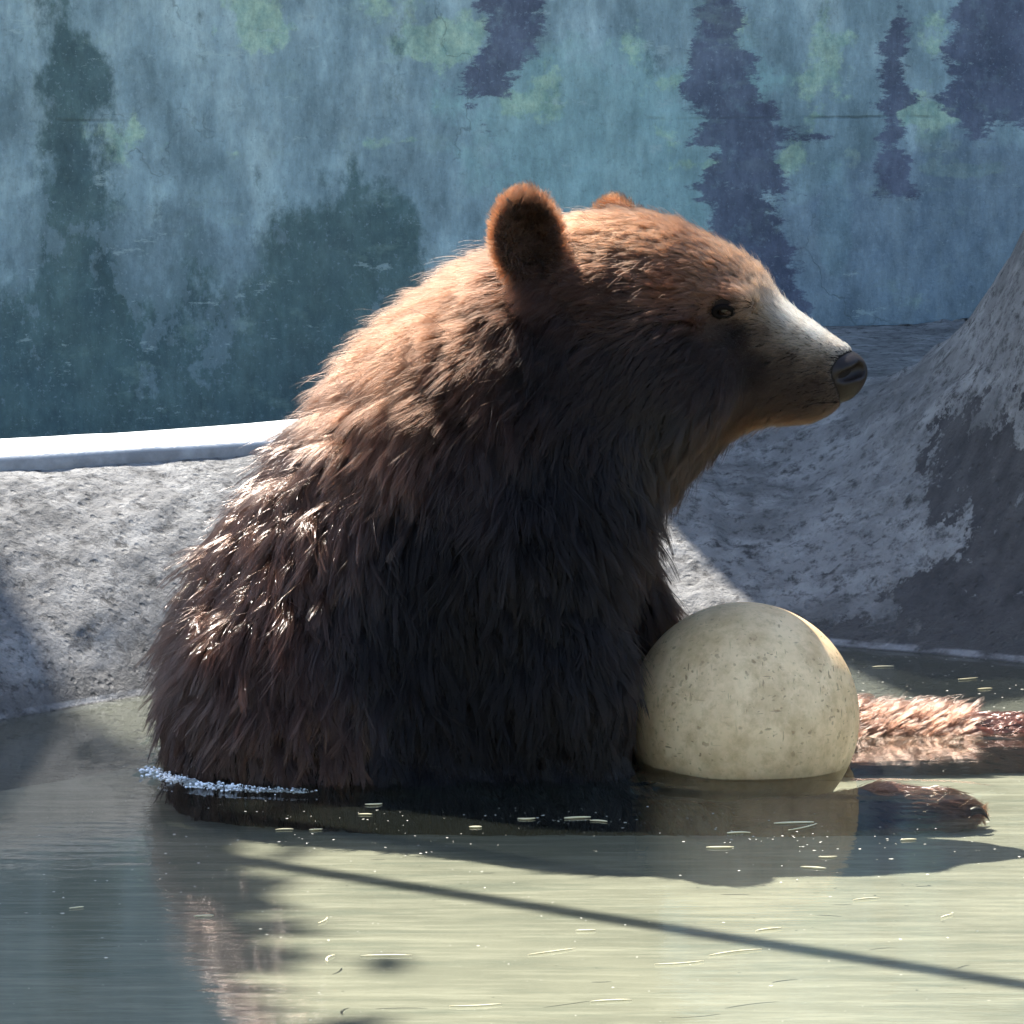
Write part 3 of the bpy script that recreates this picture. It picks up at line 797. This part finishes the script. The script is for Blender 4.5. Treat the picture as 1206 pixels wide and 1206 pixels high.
def clump(pts, R, nrm, D, Pm, M, jit, seed, strength, power):
    rg = np.random.default_rng(seed)
    ci = rg.choice(len(R), M, replace=False)
    Pc = Pm[ci].copy(); Pc[:, 0] *= 0.70 + 0.75 * rg.random(M)
    cp = grow(R[ci], nrm[ci], D[ci], Pc, jit, seed + 1, 0.85)
    kd = kdtree.KDTree(M)
    for i_, c_ in enumerate(R[ci]): kd.insert(c_, i_)
    kd.balance()
    near = np.fromiter((kd.find(q)[1] for q in R.tolist()), dtype=np.int64, count=len(R))
    c = cp[near]
    off = np.linalg.norm(R - R[ci][near], axis=1)
    st = np.clip(Pm[:, 2] * strength, 0, 0.97) * np.clip(1.4 - off / 0.03, 0, 1)
    wt = st[:, None] * (tt_[None, :] ** power)
    return pts + (c - pts) * wt[..., None], near, rg.random(M)[near]
pts, nb1, rv1 = clump(pts, R, nrm, D, Pm, 62000, 0.30, 50, 0.95, 0.7)
pts, nb2, rv2 = clump(pts, R, nrm, D, Pm, 20000, 0.32, 60, 0.92, 0.62)
wob = rng.normal(size=(N, 1, 3)) * 0.0012 * (Pm[:, 0] / 0.05)[:, None, None]
stray = rng.random(N) < 0.05
spts = grow(R[stray], nrm[stray], D[stray], Pm[stray] * np.array([1.15, 1.7, 1, 1, 1, 1, 1]), 0.5, 77)
pts[stray] = spts
pts = pts + wob * (tt_[None, :, None] ** 2) * (1.3 - Pm[:, 2])[:, None, None]
# keep the fur above the body skin
hc_ = bpy.data.hair_curves.new('fur')
hc_.add_curves([NS] * N)
hc_.points.foreach_set('position', pts.astype(np.float32).ravel())
ra = hc_.attributes.get('radius') or hc_.attributes.new('radius', 'FLOAT', 'POINT')
rad0 = np.where((R[:, 0] > 0.20) & (R[:, 2] > 0.25), 0.00026, 0.00028) * (0.7 + 0.6 * rng.random(N))
ra.data.foreach_set('value', (rad0[:, None] * (1.0 - 0.82 * tt_[None, :] ** 1.5)).astype(np.float32).ravel())
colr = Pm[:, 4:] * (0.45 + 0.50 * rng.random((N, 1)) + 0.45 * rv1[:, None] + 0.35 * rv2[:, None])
ca = hc_.attributes.new('fur_color', 'FLOAT_COLOR', 'CURVE')
ca.data.foreach_set('color', np.concatenate([np.clip(colr, 0, 0.9), np.ones((N, 1))], 1).astype(np.float32).ravel())
wa = hc_.attributes.new('wet', 'FLOAT', 'CURVE'); wa.data.foreach_set('value', Pm[:, 3].astype(np.float32))
nt = NT('bear_fur')
hp = nt.n('BsdfHairPrincipled', model='CHIANG', parametrization='COLOR')
ac = nt.n('Attribute', attribute_name='fur_color')
ti_ = nt.n('HairInfo')
tipc = nt.mix(nt.math('MULTIPLY', ti_.outputs['Intercept'], 0.5), ac.outputs['Color'], nt.mix(0.6, ac.outputs['Color'], (1.0, 0.8, 0.62), 'DODGE'))
nt.l(tipc, hp.inputs['Color'])
nt.l(nt.math('SUBTRACT', 0.42, nt.math('MULTIPLY', nt.attr('wet'), 0.22)), hp.inputs['Roughness'])
nt.l(nt.math('SUBTRACT', 0.40, nt.math('MULTIPLY', nt.attr('wet'), 0.10)), hp.inputs['Radial Roughness'])
nt.l(nt.math('ADD', 1.26, nt.math('MULTIPLY', nt.attr('wet'), 0.32)), hp.inputs['IOR'])
nt.l(nt.math('MULTIPLY', nt.attr('wet'), 0.9), hp.inputs['Coat'])
hp.inputs['Random Roughness'].default_value = 0.2
nt.l(hp.outputs[0], nt.out.inputs[0])
hc_.materials.append(nt.m)
fur = bpy.data.objects.new('fur', hc_); COL.objects.link(fur); fur.parent = body
fur['kind'] = 'stuff'
sc.cycles_curves.shape = 'RIBBONS'
sc.cycles_curves.subdivisions = 2

# ------------------------------------------------------------------ ball
BALL_Y = -0.045
BC = P(876, 845, BALL_Y); BR_ = 0.1375 * (5.949 + BALL_Y) / 5.949 * 0.995
nt = NT('scuffed_cream_plastic')
co = nt.coord()
c = nt.ramp(nt.noise(9, 6, 0.6), (0.3, (0.70, 0.475, 0.245)), (0.7, (0.84, 0.610, 0.350)))
smear = nt.ramp(nt.noise(22, 8, 0.7, nt.coord((1, 1, 0.7))), (0.46, 0.0), (0.66, 0.6))
c = nt.mix(smear, c, (0.46, 0.295, 0.135))
c = nt.mix(nt.ramp(nt.noise(48, 8, 0.75), (0.48, 0.0), (0.66, 0.5)), c, (0.38, 0.235, 0.10))
sz = nt.n('SeparateXYZ'); nt.l(co, sz.inputs[0])
lowm = nt.step(sz.outputs[2], 0.06, -0.05)
def dots(scale, size, keep, stretch=(1, 1, 1), rot=(0, 0, 0), amt=0.9):
    v = nt.n('TexVoronoi'); v.inputs['Scale'].default_value = scale
    dv = nt.n('VectorMath', operation='ADD'); dn = nt.n('TexNoise'); dn.inputs['Scale'].default_value = 60; dn.inputs['Detail'].default_value = 3
    ds = nt.n('VectorMath', operation='SCALE'); ds.inputs[3].default_value = 0.018
    src = nt.coord(stretch, rot); nt.l(src, dn.inputs['Vector']); nt.l(dn.outputs['Color'], ds.inputs[0]); nt.l(src, dv.inputs[0]); nt.l(ds.outputs[0], dv.inputs[1]); nt.l(dv.outputs[0], v.inputs['Vector'])
    sp = nt.n('SeparateColor'); nt.l(v.outputs['Color'], sp.inputs[0])
    rad_ = nt.math('MULTIPLY', nt.math('ADD', 0.35, sp.outputs[1]), size)
    on = nt.math('GREATER_THAN', sp.outputs[0], keep)
    d = nt.math('DIVIDE', v.outputs['Distance'], rad_)
    return nt.math('MULTIPLY', nt.math('MULTIPLY', nt.step(d, 1.0, 0.55), on), amt)
band = nt.ramp(nt.noise(9, 4), (0.38, 0.25), (0.58, 1.0))
sp1 = nt.math('MULTIPLY', dots(95, 0.24, 0.30, amt=0.85), band)
sp2 = nt.math('MULTIPLY', dots(38, 0.20, 0.55, (5.0, 1.5, 1.0), (0.3, 0.6, 0.9)), band)
sp3 = nt.math('MULTIPLY', dots(34, 0.20, 0.55, (1.0, 1.5, 5.0), (0.2, -0.5, 0.3)), band)
sp3 = nt.math('MAXIMUM', sp3, nt.math('MULTIPLY', dots(17, 0.13, 0.35, (9.0, 2.0, 1.0), (0.1, 0.9, 0.2), 0.8), band))
sp3 = nt.math('MAXIMUM', sp3, nt.math('MULTIPLY', dots(16, 0.13, 0.35, (1.0, 2.0, 9.0), (0.1, 0.35, -0.4), 0.8), band))
sp3 = nt.math('MAXIMUM', sp3, nt.math('MULTIPLY', dots(150, 0.30, 0.35, amt=0.55), nt.ramp(nt.noise(14, 5), (0.42, 0.0), (0.56, 1.0))))
spk = nt.math('MAXIMUM', nt.math('MAXIMUM', sp1, sp2), sp3)
c = nt.mix(nt.math('MULTIPLY', spk, 0.75), c, (0.17, 0.095, 0.035))
rim = nt.step(nt.math('ADD', sz.outputs[2], nt.math('MULTIPLY', nt.math('SUBTRACT', nt.noise(26, 5, 0.6, nt.coord((1, 1, 0.25))), 0.5), 0.05)), -0.035, -0.062)
c = nt.mix(nt.math('MULTIPLY', rim, 0.6), c, (0.22, 0.15, 0.07))
bp = nt.bump(nt.math('SUBTRACT', nt.noise(40, 6, 0.6), nt.math('MULTIPLY', spk, 0.6)), 0.22, 0.003)
nt.principled(c, 0.46, bp, 0.4, Subsurface_Weight=0.12, Subsurface_Scale=0.01)
nB = 96; mB = 64
Vv, Ff = uv_sphere((0, 0, 0), (1, 1, 1), None, nB, mB)
# moulded seam and slight out-of-round dents
seamax = np.array([0.35, 0.25, 0.9]); seamax /= np.linalg.norm(seamax)
dd = Vv @ seamax
rr = BR_ * (1 - 0.004 * np.exp(-(dd / 0.012) ** 2) + 0.004 * vnoise(Vv[:, 0] * 2 + 5, Vv[:, 2] * 2 + Vv[:, 1], 3))
ball = mesh_obj('play_ball', Vv * rr[:, None], Ff, nt.m)
ball.location = BC
tag(ball, 'large scuffed cream plastic ball floating in front of the sitting bear', 'ball')

# ------------------------------------------------------------------ water with ripples and a raised meniscus round the bear and the ball
xw = np.concatenate([[-3.6, -3.0, -2.4, -1.9, -1.5, -1.2], np.arange(-1.0, -0.8, 0.02), np.arange(-0.8, 1.1, 0.0042), np.arange(1.1, 1.4, 0.02), [1.6, 2.0, 2.6, 3.2, 3.6]])
yw = np.concatenate([[-5.6, -4.5, -3.6, -3.0, -2.4, -2.0], np.arange(-1.7, -1.4, 0.02), np.arange(-1.4, -0.45, 0.008), np.arange(-0.45, 0.45, 0.0042), np.arange(0.45, 1.3, 0.02)])
XW, YW = np.meshgrid(xw, yw)
db = np.full(XW.shape, 1.0)
nearm = (np.abs(XW) < 1.0) & (np.abs(YW) < 0.6)
db[nearm] = body_sdf((XW[nearm], YW[nearm], np.zeros(nearm.sum())))
dbl = np.hypot(XW - BC[0], YW - BC[1]) - math.sqrt(max(BR_ ** 2 - BC[2] ** 2, 0))
ring = np.clip(db - 0.018, 0, 1)
torso = XW < 0.22
ZW = np.where(torso, 0.0085 * np.exp(-(ring / 0.013) ** 1.4) * (0.8 + 0.9 * vnoise(XW * 60, YW * 60, 71)), 0.002 * np.exp(-(ring / 0.01) ** 2))
ZW = ZW + 0.0022 * np.exp(-(np.clip(dbl, 0, 1) / 0.006) ** 1.3)
ZW = ZW + 0.0005 * np.exp(-ring / 0.05) * np.sin(ring * 190 + 2.0 * fbm(XW * 9, YW * 9, 2, 72)) * (ring < 0.4) * (ring > 0.0) * torso
ZW = ZW + 0.0020 * np.exp(-ring / 0.010) * fbm(XW * 130, YW * 130, 2, 75) * torso
nt = NT('murky_pool_water')
cs = nt.coord((1.0, 3.6, 1.0))
big = nt.noise(1.6, 4, 0.5, nt.coord((1.0, 2.2, 1)))
rip = nt.noise(11, 3, 0.5, cs); fine = nt.noise(60, 3, 0.5, nt.coord((1.0, 2.6, 1)))
bmp = nt.bump(fine, 0.05, 0.0010, nt.bump(rip, 0.09, 0.004, nt.bump(big, 0.10, 0.012)))
scum = nt.noise(5, 8, 0.65, nt.coord((1.0, 2.4, 1)))
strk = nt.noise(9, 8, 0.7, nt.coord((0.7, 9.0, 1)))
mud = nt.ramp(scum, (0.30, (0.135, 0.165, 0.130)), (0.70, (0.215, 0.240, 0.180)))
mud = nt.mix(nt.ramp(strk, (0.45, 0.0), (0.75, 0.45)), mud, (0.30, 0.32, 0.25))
mud = nt.mix(nt.ramp(nt.noise(3.0, 5), (0.45, 0.0), (0.75, 0.35)), mud, (0.20, 0.27, 0.26))
speck = nt.ramp(nt.noise(130, 3, 0.6, nt.coord((1, 2.2, 1))), (0.72, 0.0), (0.76, 0.7))
speck = nt.math('MULTIPLY', speck, nt.ramp(nt.noise(6, 4), (0.42, 0.0), (0.6, 1.0)))
mud = nt.mix(speck, mud, (0.60, 0.60, 0.52))
df = nt.n('BsdfDiffuse'); nt.l(mud, df.inputs[0])
tr = nt.n('BsdfTransparent'); tr.inputs[0].default_value = (0.92, 0.94, 0.88, 1)
mx1 = nt.n('MixShader'); mx1.inputs[0].default_value = 0.97
nt.l(df.outputs[0], mx1.inputs[1]); nt.l(tr.outputs[0], mx1.inputs[2])
gl = nt.n('BsdfGlossy'); gl.inputs['Roughness'].default_value = 0.025; nt.l(bmp, gl.inputs['Normal'])
fr = nt.n('Fresnel'); fr.inputs[0].default_value = 1.333; nt.l(bmp, fr.inputs['Normal'])
mx2 = nt.n('MixShader'); nt.l(fr.outputs[0], mx2.inputs[0]); nt.l(mx1.outputs[0], mx2.inputs[1]); nt.l(gl.outputs[0], mx2.inputs[2])
nt.l(mx2.outputs[0], nt.out.inputs[0])
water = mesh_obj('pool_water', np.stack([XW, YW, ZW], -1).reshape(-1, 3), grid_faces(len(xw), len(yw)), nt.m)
tag(water, kind='structure')
# basin floor
nt = NT('silted_pool_floor')
bedc = nt.ramp(nt.noise(4, 7), (0.3, (0.146, 0.146, 0.114)), (0.7, (0.238, 0.231, 0.182)))
bedc = nt.mix(nt.ramp(nt.noise(7, 8, 0.72, nt.coord((0.8, 7.0, 1))), (0.46, 0.0), (0.66, 0.65)), bedc, (0.345, 0.332, 0.268))  # pale bands paint caustic-like light streaks into the silt colour
bedc = nt.mix(nt.ramp(nt.noise(5, 8, 0.72, nt.coord((1.0, 6.0, 1), (0, 0, 0.05))), (0.36, 0.5), (0.5, 0.0)), bedc, (0.105, 0.122, 0.10))
nt.principled(bedc, 0.9, nt.bump(nt.noise(20, 5), 0.3, 0.006))
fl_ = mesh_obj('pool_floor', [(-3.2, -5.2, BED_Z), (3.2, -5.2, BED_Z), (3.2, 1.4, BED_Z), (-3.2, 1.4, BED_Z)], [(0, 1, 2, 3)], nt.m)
tag(fl_, kind='structure')
# scum line where the water meets the bank
nt = NT('dried_scum'); nt.principled(nt.ramp(nt.noise(30, 6), (0.35, (0.22, 0.22, 0.22)), (0.65, (0.46, 0.46, 0.46))), 0.8); M_scum = nt.m

# ------------------------------------------------------------------ straw and specks floating on the water
nt = NT('dry_straw'); nt.principled(nt.ramp(nt.noise(30, 4), (0.3, (0.50, 0.42, 0.24)), (0.7, (0.72, 0.64, 0.42))), 0.6); M_straw = nt.m
nt = NT('floating_specks'); nt.principled(nt.ramp(nt.noise(8, 2), (0.3, (0.36, 0.34, 0.27)), (0.7, (0.62, 0.60, 0.52))), 0.7); M_speck = nt.m
def straw(px, py, length, ang, bend=0.0, rad=0.0011):
    q = W(px, py); n = 7; Vv, Ff = [], []
    for i in range(n):
        t_ = i / (n - 1) - 0.5
        cx = length * t_; cyy = bend * (t_ * t_ * 4 - 1) * length
        x = q[0] + cx * math.cos(ang) - cyy * math.sin(ang); y = q[1] + cx * math.sin(ang) + cyy * math.cos(ang)
        r_ = rad * (1.0 - 0.5 * abs(t_ * 2) ** 3)
        for j in range(6):
            a_ = 2 * math.pi * j / 6
            Vv.append((x - r_ * math.cos(a_) * math.sin(ang), y + r_ * math.cos(a_) * math.cos(ang), 0.0012 + r_ * math.sin(a_) * 0.8))
    for i in range(n - 1):
        for j in range(6):
            Ff.append((i * 6 + j, i * 6 + (j + 1) % 6, (i + 1) * 6 + (j + 1) % 6, (i + 1) * 6 + j))
    Ff.append(tuple(range(6))); Ff.append(tuple(range((n - 1) * 6, n * 6)))
    if py < 830: lab, grp = "pale straw floating between the bank and the bear's stretched hind leg", 'straws behind the hind leg'
    elif py < 1035 and px > 790: lab, grp = 'pale straw floating in the shade just in front of the cream ball', 'straws before the ball'
    elif py < 990: lab, grp = "pale straw floating in the bear's own shadow along its flank", "straws in the bear's shadow"
    else: lab, grp = 'pale straw floating on the open water around the cable shadow', 'straws on the open water'
    return tag(mesh_obj('straw', Vv, Ff, M_straw), lab, 'straw', grp)
for a_ in ((935, 970, .045, .15), (945, 975, .05, -2.3), (870, 982, .026, .1), (848, 999, .03, .05), (958, 1023, .028, -.3), (650, 1122, .055, .55), (560, 1185, .05, .2), (455, 1127, .05, .05), (866, 1123, .06, .5),
           (690, 1097, .02, .1), (335, 978, .02, .2), (430, 960, .016, 0), (440, 948, .02, .2), (372, 978, .015, .3), (380, 1085, .03, 1.3), (390, 1130, .03, 1.4), (1070, 860 + 130, .018, .2), (975, 1010, .02, .1),
           (800, 1135, .05, .3), (1020, 1060, .03, .4), (720, 1180, .04, .2), (905, 1096, .03, .5), (1115, 1080, .022, .9), (240, 1080, .02, .2), (90, 1070, .016, .5), (620, 965, .02, .1), (680, 964, .03, .2), (705, 968, .02, -.3),
           (560, 975, .014, .1), (1140, 800, .03, .5), (1040, 786, .03, .2), (1160, 812, .02, .3)):
    straw(*a_[:3], a_[3], rng.normal() * 0.08, 0.0009 + 0.0006 * rng.random())
SV, SF = [], []
def add_speck(q, r_):
    k = len(SV); n = rng.integers(4, 7); a0 = rng.random() * 6.28; asp = 0.4 + 0.6 * rng.random(); ro = rng.random() * 3.14
    ring_ = []
    for j in range(n):
        a_ = a0 + 2 * math.pi * j / n; rr_ = r_ * (0.6 + 0.7 * rng.random())
        x, y = rr_ * math.cos(a_), rr_ * math.sin(a_) * asp
        ring_.append((q[0] + x * math.cos(ro) - y * math.sin(ro), q[1] + x * math.sin(ro) + y * math.cos(ro)))
    for x, y in ring_: SV.append((x, y, 0.0004))
    SV.append((q[0], q[1], 0.0004 + r_ * 0.12))
    for j in range(n): SF.append((k + j, k + (j + 1) % n, k + n))
cl = [(W(690, 968), .05, .012, 26), (W(880, 985), .07, .03, 40), (W(600, 962), .2, .03, 60), (W(1050, 1000), .1, .06, 40), (W(1090, 810), .12, .12, 90), (W(1120, 775), .15, .01, 40), (W(100, 1060), .2, .15, 60), (W(450, 990), .12, .05, 40)]
for q, sx_, sy_, n in cl:
    for _ in range(n): add_speck((q[0] + rng.normal() * sx_, q[1] + rng.normal() * sy_), 0.0008 + 0.0016 * rng.random() ** 2)
for _ in range(700): add_speck((rng.uniform(-0.9, 0.9), rng.uniform(-1.5, 0.3)), 0.0006 + 0.0014 * rng.random() ** 3)
specks = mesh_obj('floating_specks', SV, SF, M_speck)
tag(specks, 'tiny pale specks scattered over the pool water', None, None, 'stuff')

# ------------------------------------------------------------------ overhead pipe between two posts: its shadow crosses the pool
def tube(a, b, r_, n=14, sag=0.0, seg=24):
    a = np.array(a); b = np.array(b); t = (b - a) / np.linalg.norm(b - a)
    s1 = np.cross(t, [0.1, 0.3, 1.0]); s1 /= np.linalg.norm(s1); s2 = np.cross(t, s1)
    Vv, Ff = [], []
    for i in range(seg + 1):
        k = i / seg; c_ = a + (b - a) * k - np.array([0, 0, sag * 4 * k * (1 - k)])
        for j in range(n):
            an = 2 * math.pi * j / n; Vv.append(c_ + (s1 * math.cos(an) + s2 * math.sin(an)) * r_)
    for i in range(seg):
        for j in range(n): Ff.append((i * n + j, i * n + (j + 1) % n, (i + 1) * n + (j + 1) % n, (i + 1) * n + j))
    Ff.append(tuple(range(n))[::-1]); Ff.append(tuple(range(seg * n, seg * n + n)))
    return np.array(Vv), Ff
nt = NT('galvanised_steel'); nt.principled(nt.ramp(nt.noise(20, 5), (0.3, (0.22, 0.22, 0.22)), (0.7, (0.34, 0.34, 0.34))), 0.5, Metallic=0.6); M_steel = nt.m
s1 = W(330, 1020, BED_Z); s2 = W(1206, 1160, BED_Z)
hgt = 2.3
lift_ = SUN * ((hgt - BED_Z) / SUN[2])
dirx = s2 - s1; dirx /= np.linalg.norm(dirx)
pa = s1 + lift_ - dirx * 2.6; pb = s2 + lift_ + dirx * 2.2
cable = bpy.data.objects.new('overhead_cable', None); COL.objects.link(cable)
tag(cable, 'dark cable strung between steel posts above the pool', 'cable')
Vv, Ff = tube(pa, pb, 0.019, sag=0.0); mesh_obj('wire', Vv, Ff, M_steel, cable)
for q in (pa, pb):
    Vv, Ff = tube((q[0], q[1], 0.0), (q[0], q[1], hgt + 0.06), 0.03, seg=2); mesh_obj('post', Vv, Ff, M_steel, cable)

# ------------------------------------------------------------------ tree beyond the wall that shades the left side of the pool
def leafy_tree(base_, height, crown_c, crown_r, nleaf, label):
    rg = np.random.default_rng(91)
    t_o = bpy.data.objects.new('shade_tree', None); COL.objects.link(t_o); t_o.location = base_
    tag(t_o, label, 'tree')
    b = np.array(base_, float); cc = np.array(crown_c, float)
    nt = NT('tree_bark'); nt.principled(nt.ramp(nt.noise(14, 7, 0.6, nt.coord((3, 3, 0.6))), (0.3, (0.05, 0.038, 0.028)), (0.7, (0.13, 0.10, 0.08))), 0.9, nt.bump(nt.noise(30, 6, 0.6, nt.coord((3, 3, 0.5))), 0.8, 0.03)); mb = nt.m
    nt = NT('tree_leaf'); nt.principled(nt.ramp(nt.noise(5, 3), (0.3, (0.035, 0.065, 0.02)), (0.7, (0.08, 0.12, 0.035))), 0.6); ml = nt.m
    TV, TF = [], []
    def limb(a, c, ra, rb, n=8, seg=6, bend=0.1):
        a = np.array(a); c = np.array(c); k0 = len(TV); off_ = rg.normal(size=3) * bend
        t = (c - a) / np.linalg.norm(c - a); q1 = np.cross(t, [0.3, 0.9, 0.2]); q1 /= np.linalg.norm(q1); q2 = np.cross(t, q1)
        for i in range(seg + 1):
            k = i / seg; p0 = a + (c - a) * k + off_ * math.sin(math.pi * k); r_ = ra + (rb - ra) * k
            for j in range(n): TV.append(p0 + (q1 * math.cos(6.283 * j / n) + q2 * math.sin(6.283 * j / n)) * r_)
        for i in range(seg):
            for j in range(n): TF.append((k0 + i * n + j, k0 + i * n + (j + 1) % n, k0 + (i + 1) * n + (j + 1) % n, k0 + (i + 1) * n + j))
    zero = np.zeros(3); cl_ = cc - b
    limb(zero, cl_ * [1, 1, 0.75], 0.16, 0.09, 10, 8)
    tips = []
    for i in range(14):
        dr = rg.normal(size=3); dr /= np.linalg.norm(dr); dr[2] = abs(dr[2]) * 0.8 - 0.1
        tip = cl_ + dr * np.array(crown_r) * 0.75; tips.append(tip)
        limb(cl_ * [1, 1, 0.62 + 0.13 * rg.random()], tip, 0.06, 0.012)
    mesh_obj('trunk', np.array(TV), np.array(TF), mb, t_o)
    gy_ = rg.uniform(-1.75, 0.22, 170); right_ = -0.56 + 0.12 * np.clip(-gy_ - 0.1, 0, 2)
    gx_ = right_ - rg.random(170) ** 1.3 * 1.2
    gx_ -= 0.12 * np.clip(gy_, 0, 1) / 0.22 * rg.random(170)
    hz_ = height + rg.uniform(-0.5, 0.5, 170)
    clus = np.stack([gx_, gy_, np.zeros(170)], -1) + SUN[None, :] * (hz_ / SUN[2])[:, None] - b
    ci = rg.integers(0, len(clus), nleaf)
    ctr = clus[ci] + rg.normal(size=(nleaf, 3)) * 0.085
    a = rg.normal(size=(nleaf, 3)); a /= np.linalg.norm(a, axis=1, keepdims=True)
    c = np.cross(a, rg.normal(size=(nleaf, 3))); c /= np.linalg.norm(c, axis=1, keepdims=True)
    L = (0.055 + 0.03 * rg.random(nleaf))[:, None]
    LV = np.stack([ctr - a * L, ctr + c * L * 0.42, ctr + a * L, ctr - c * L * 0.42], 1).reshape(-1, 3)
    mesh_obj('crown', LV, np.arange(nleaf * 4).reshape(-1, 4), ml, t_o, smooth=False)
# centre of the shade on the water, carried up along the sun's direction
sh_c = np.array([-1.27, -0.30, 0.0]) + SUN * (4.6 / SUN[2])
leafy_tree((sh_c[0] - 0.2, sh_c[1] + 0.2, 0.05), 4.6, sh_c, (0.7, 0.9, 0.45), 40000, 'leafy tree standing beyond the mural wall')

# ------------------------------------------------------------------ white beads added as the sun glint along the rump's waterline
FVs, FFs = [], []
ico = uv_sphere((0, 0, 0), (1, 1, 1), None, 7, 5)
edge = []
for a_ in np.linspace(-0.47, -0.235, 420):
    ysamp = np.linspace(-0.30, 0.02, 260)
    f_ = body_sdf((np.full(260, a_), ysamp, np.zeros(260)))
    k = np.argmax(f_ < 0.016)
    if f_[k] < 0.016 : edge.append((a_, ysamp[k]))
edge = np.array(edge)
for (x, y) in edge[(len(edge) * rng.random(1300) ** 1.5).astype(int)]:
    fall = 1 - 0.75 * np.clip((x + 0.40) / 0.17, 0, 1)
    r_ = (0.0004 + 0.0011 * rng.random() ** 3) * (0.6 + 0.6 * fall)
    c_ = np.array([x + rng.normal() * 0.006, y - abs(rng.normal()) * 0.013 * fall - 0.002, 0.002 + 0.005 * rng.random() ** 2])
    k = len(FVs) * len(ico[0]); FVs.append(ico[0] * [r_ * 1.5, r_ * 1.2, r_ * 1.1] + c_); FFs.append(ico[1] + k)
nt = NT('glint_beads'); nt.principled((0.85, 0.86, 0.88), 0.15, spec=0.6)
glint_beads = mesh_obj('glint_beads', np.concatenate(FVs), np.concatenate(FFs), nt.m)
tag(glint_beads, 'white beads standing in for sun glint along the waterline of the bear', None, None, 'stuff')
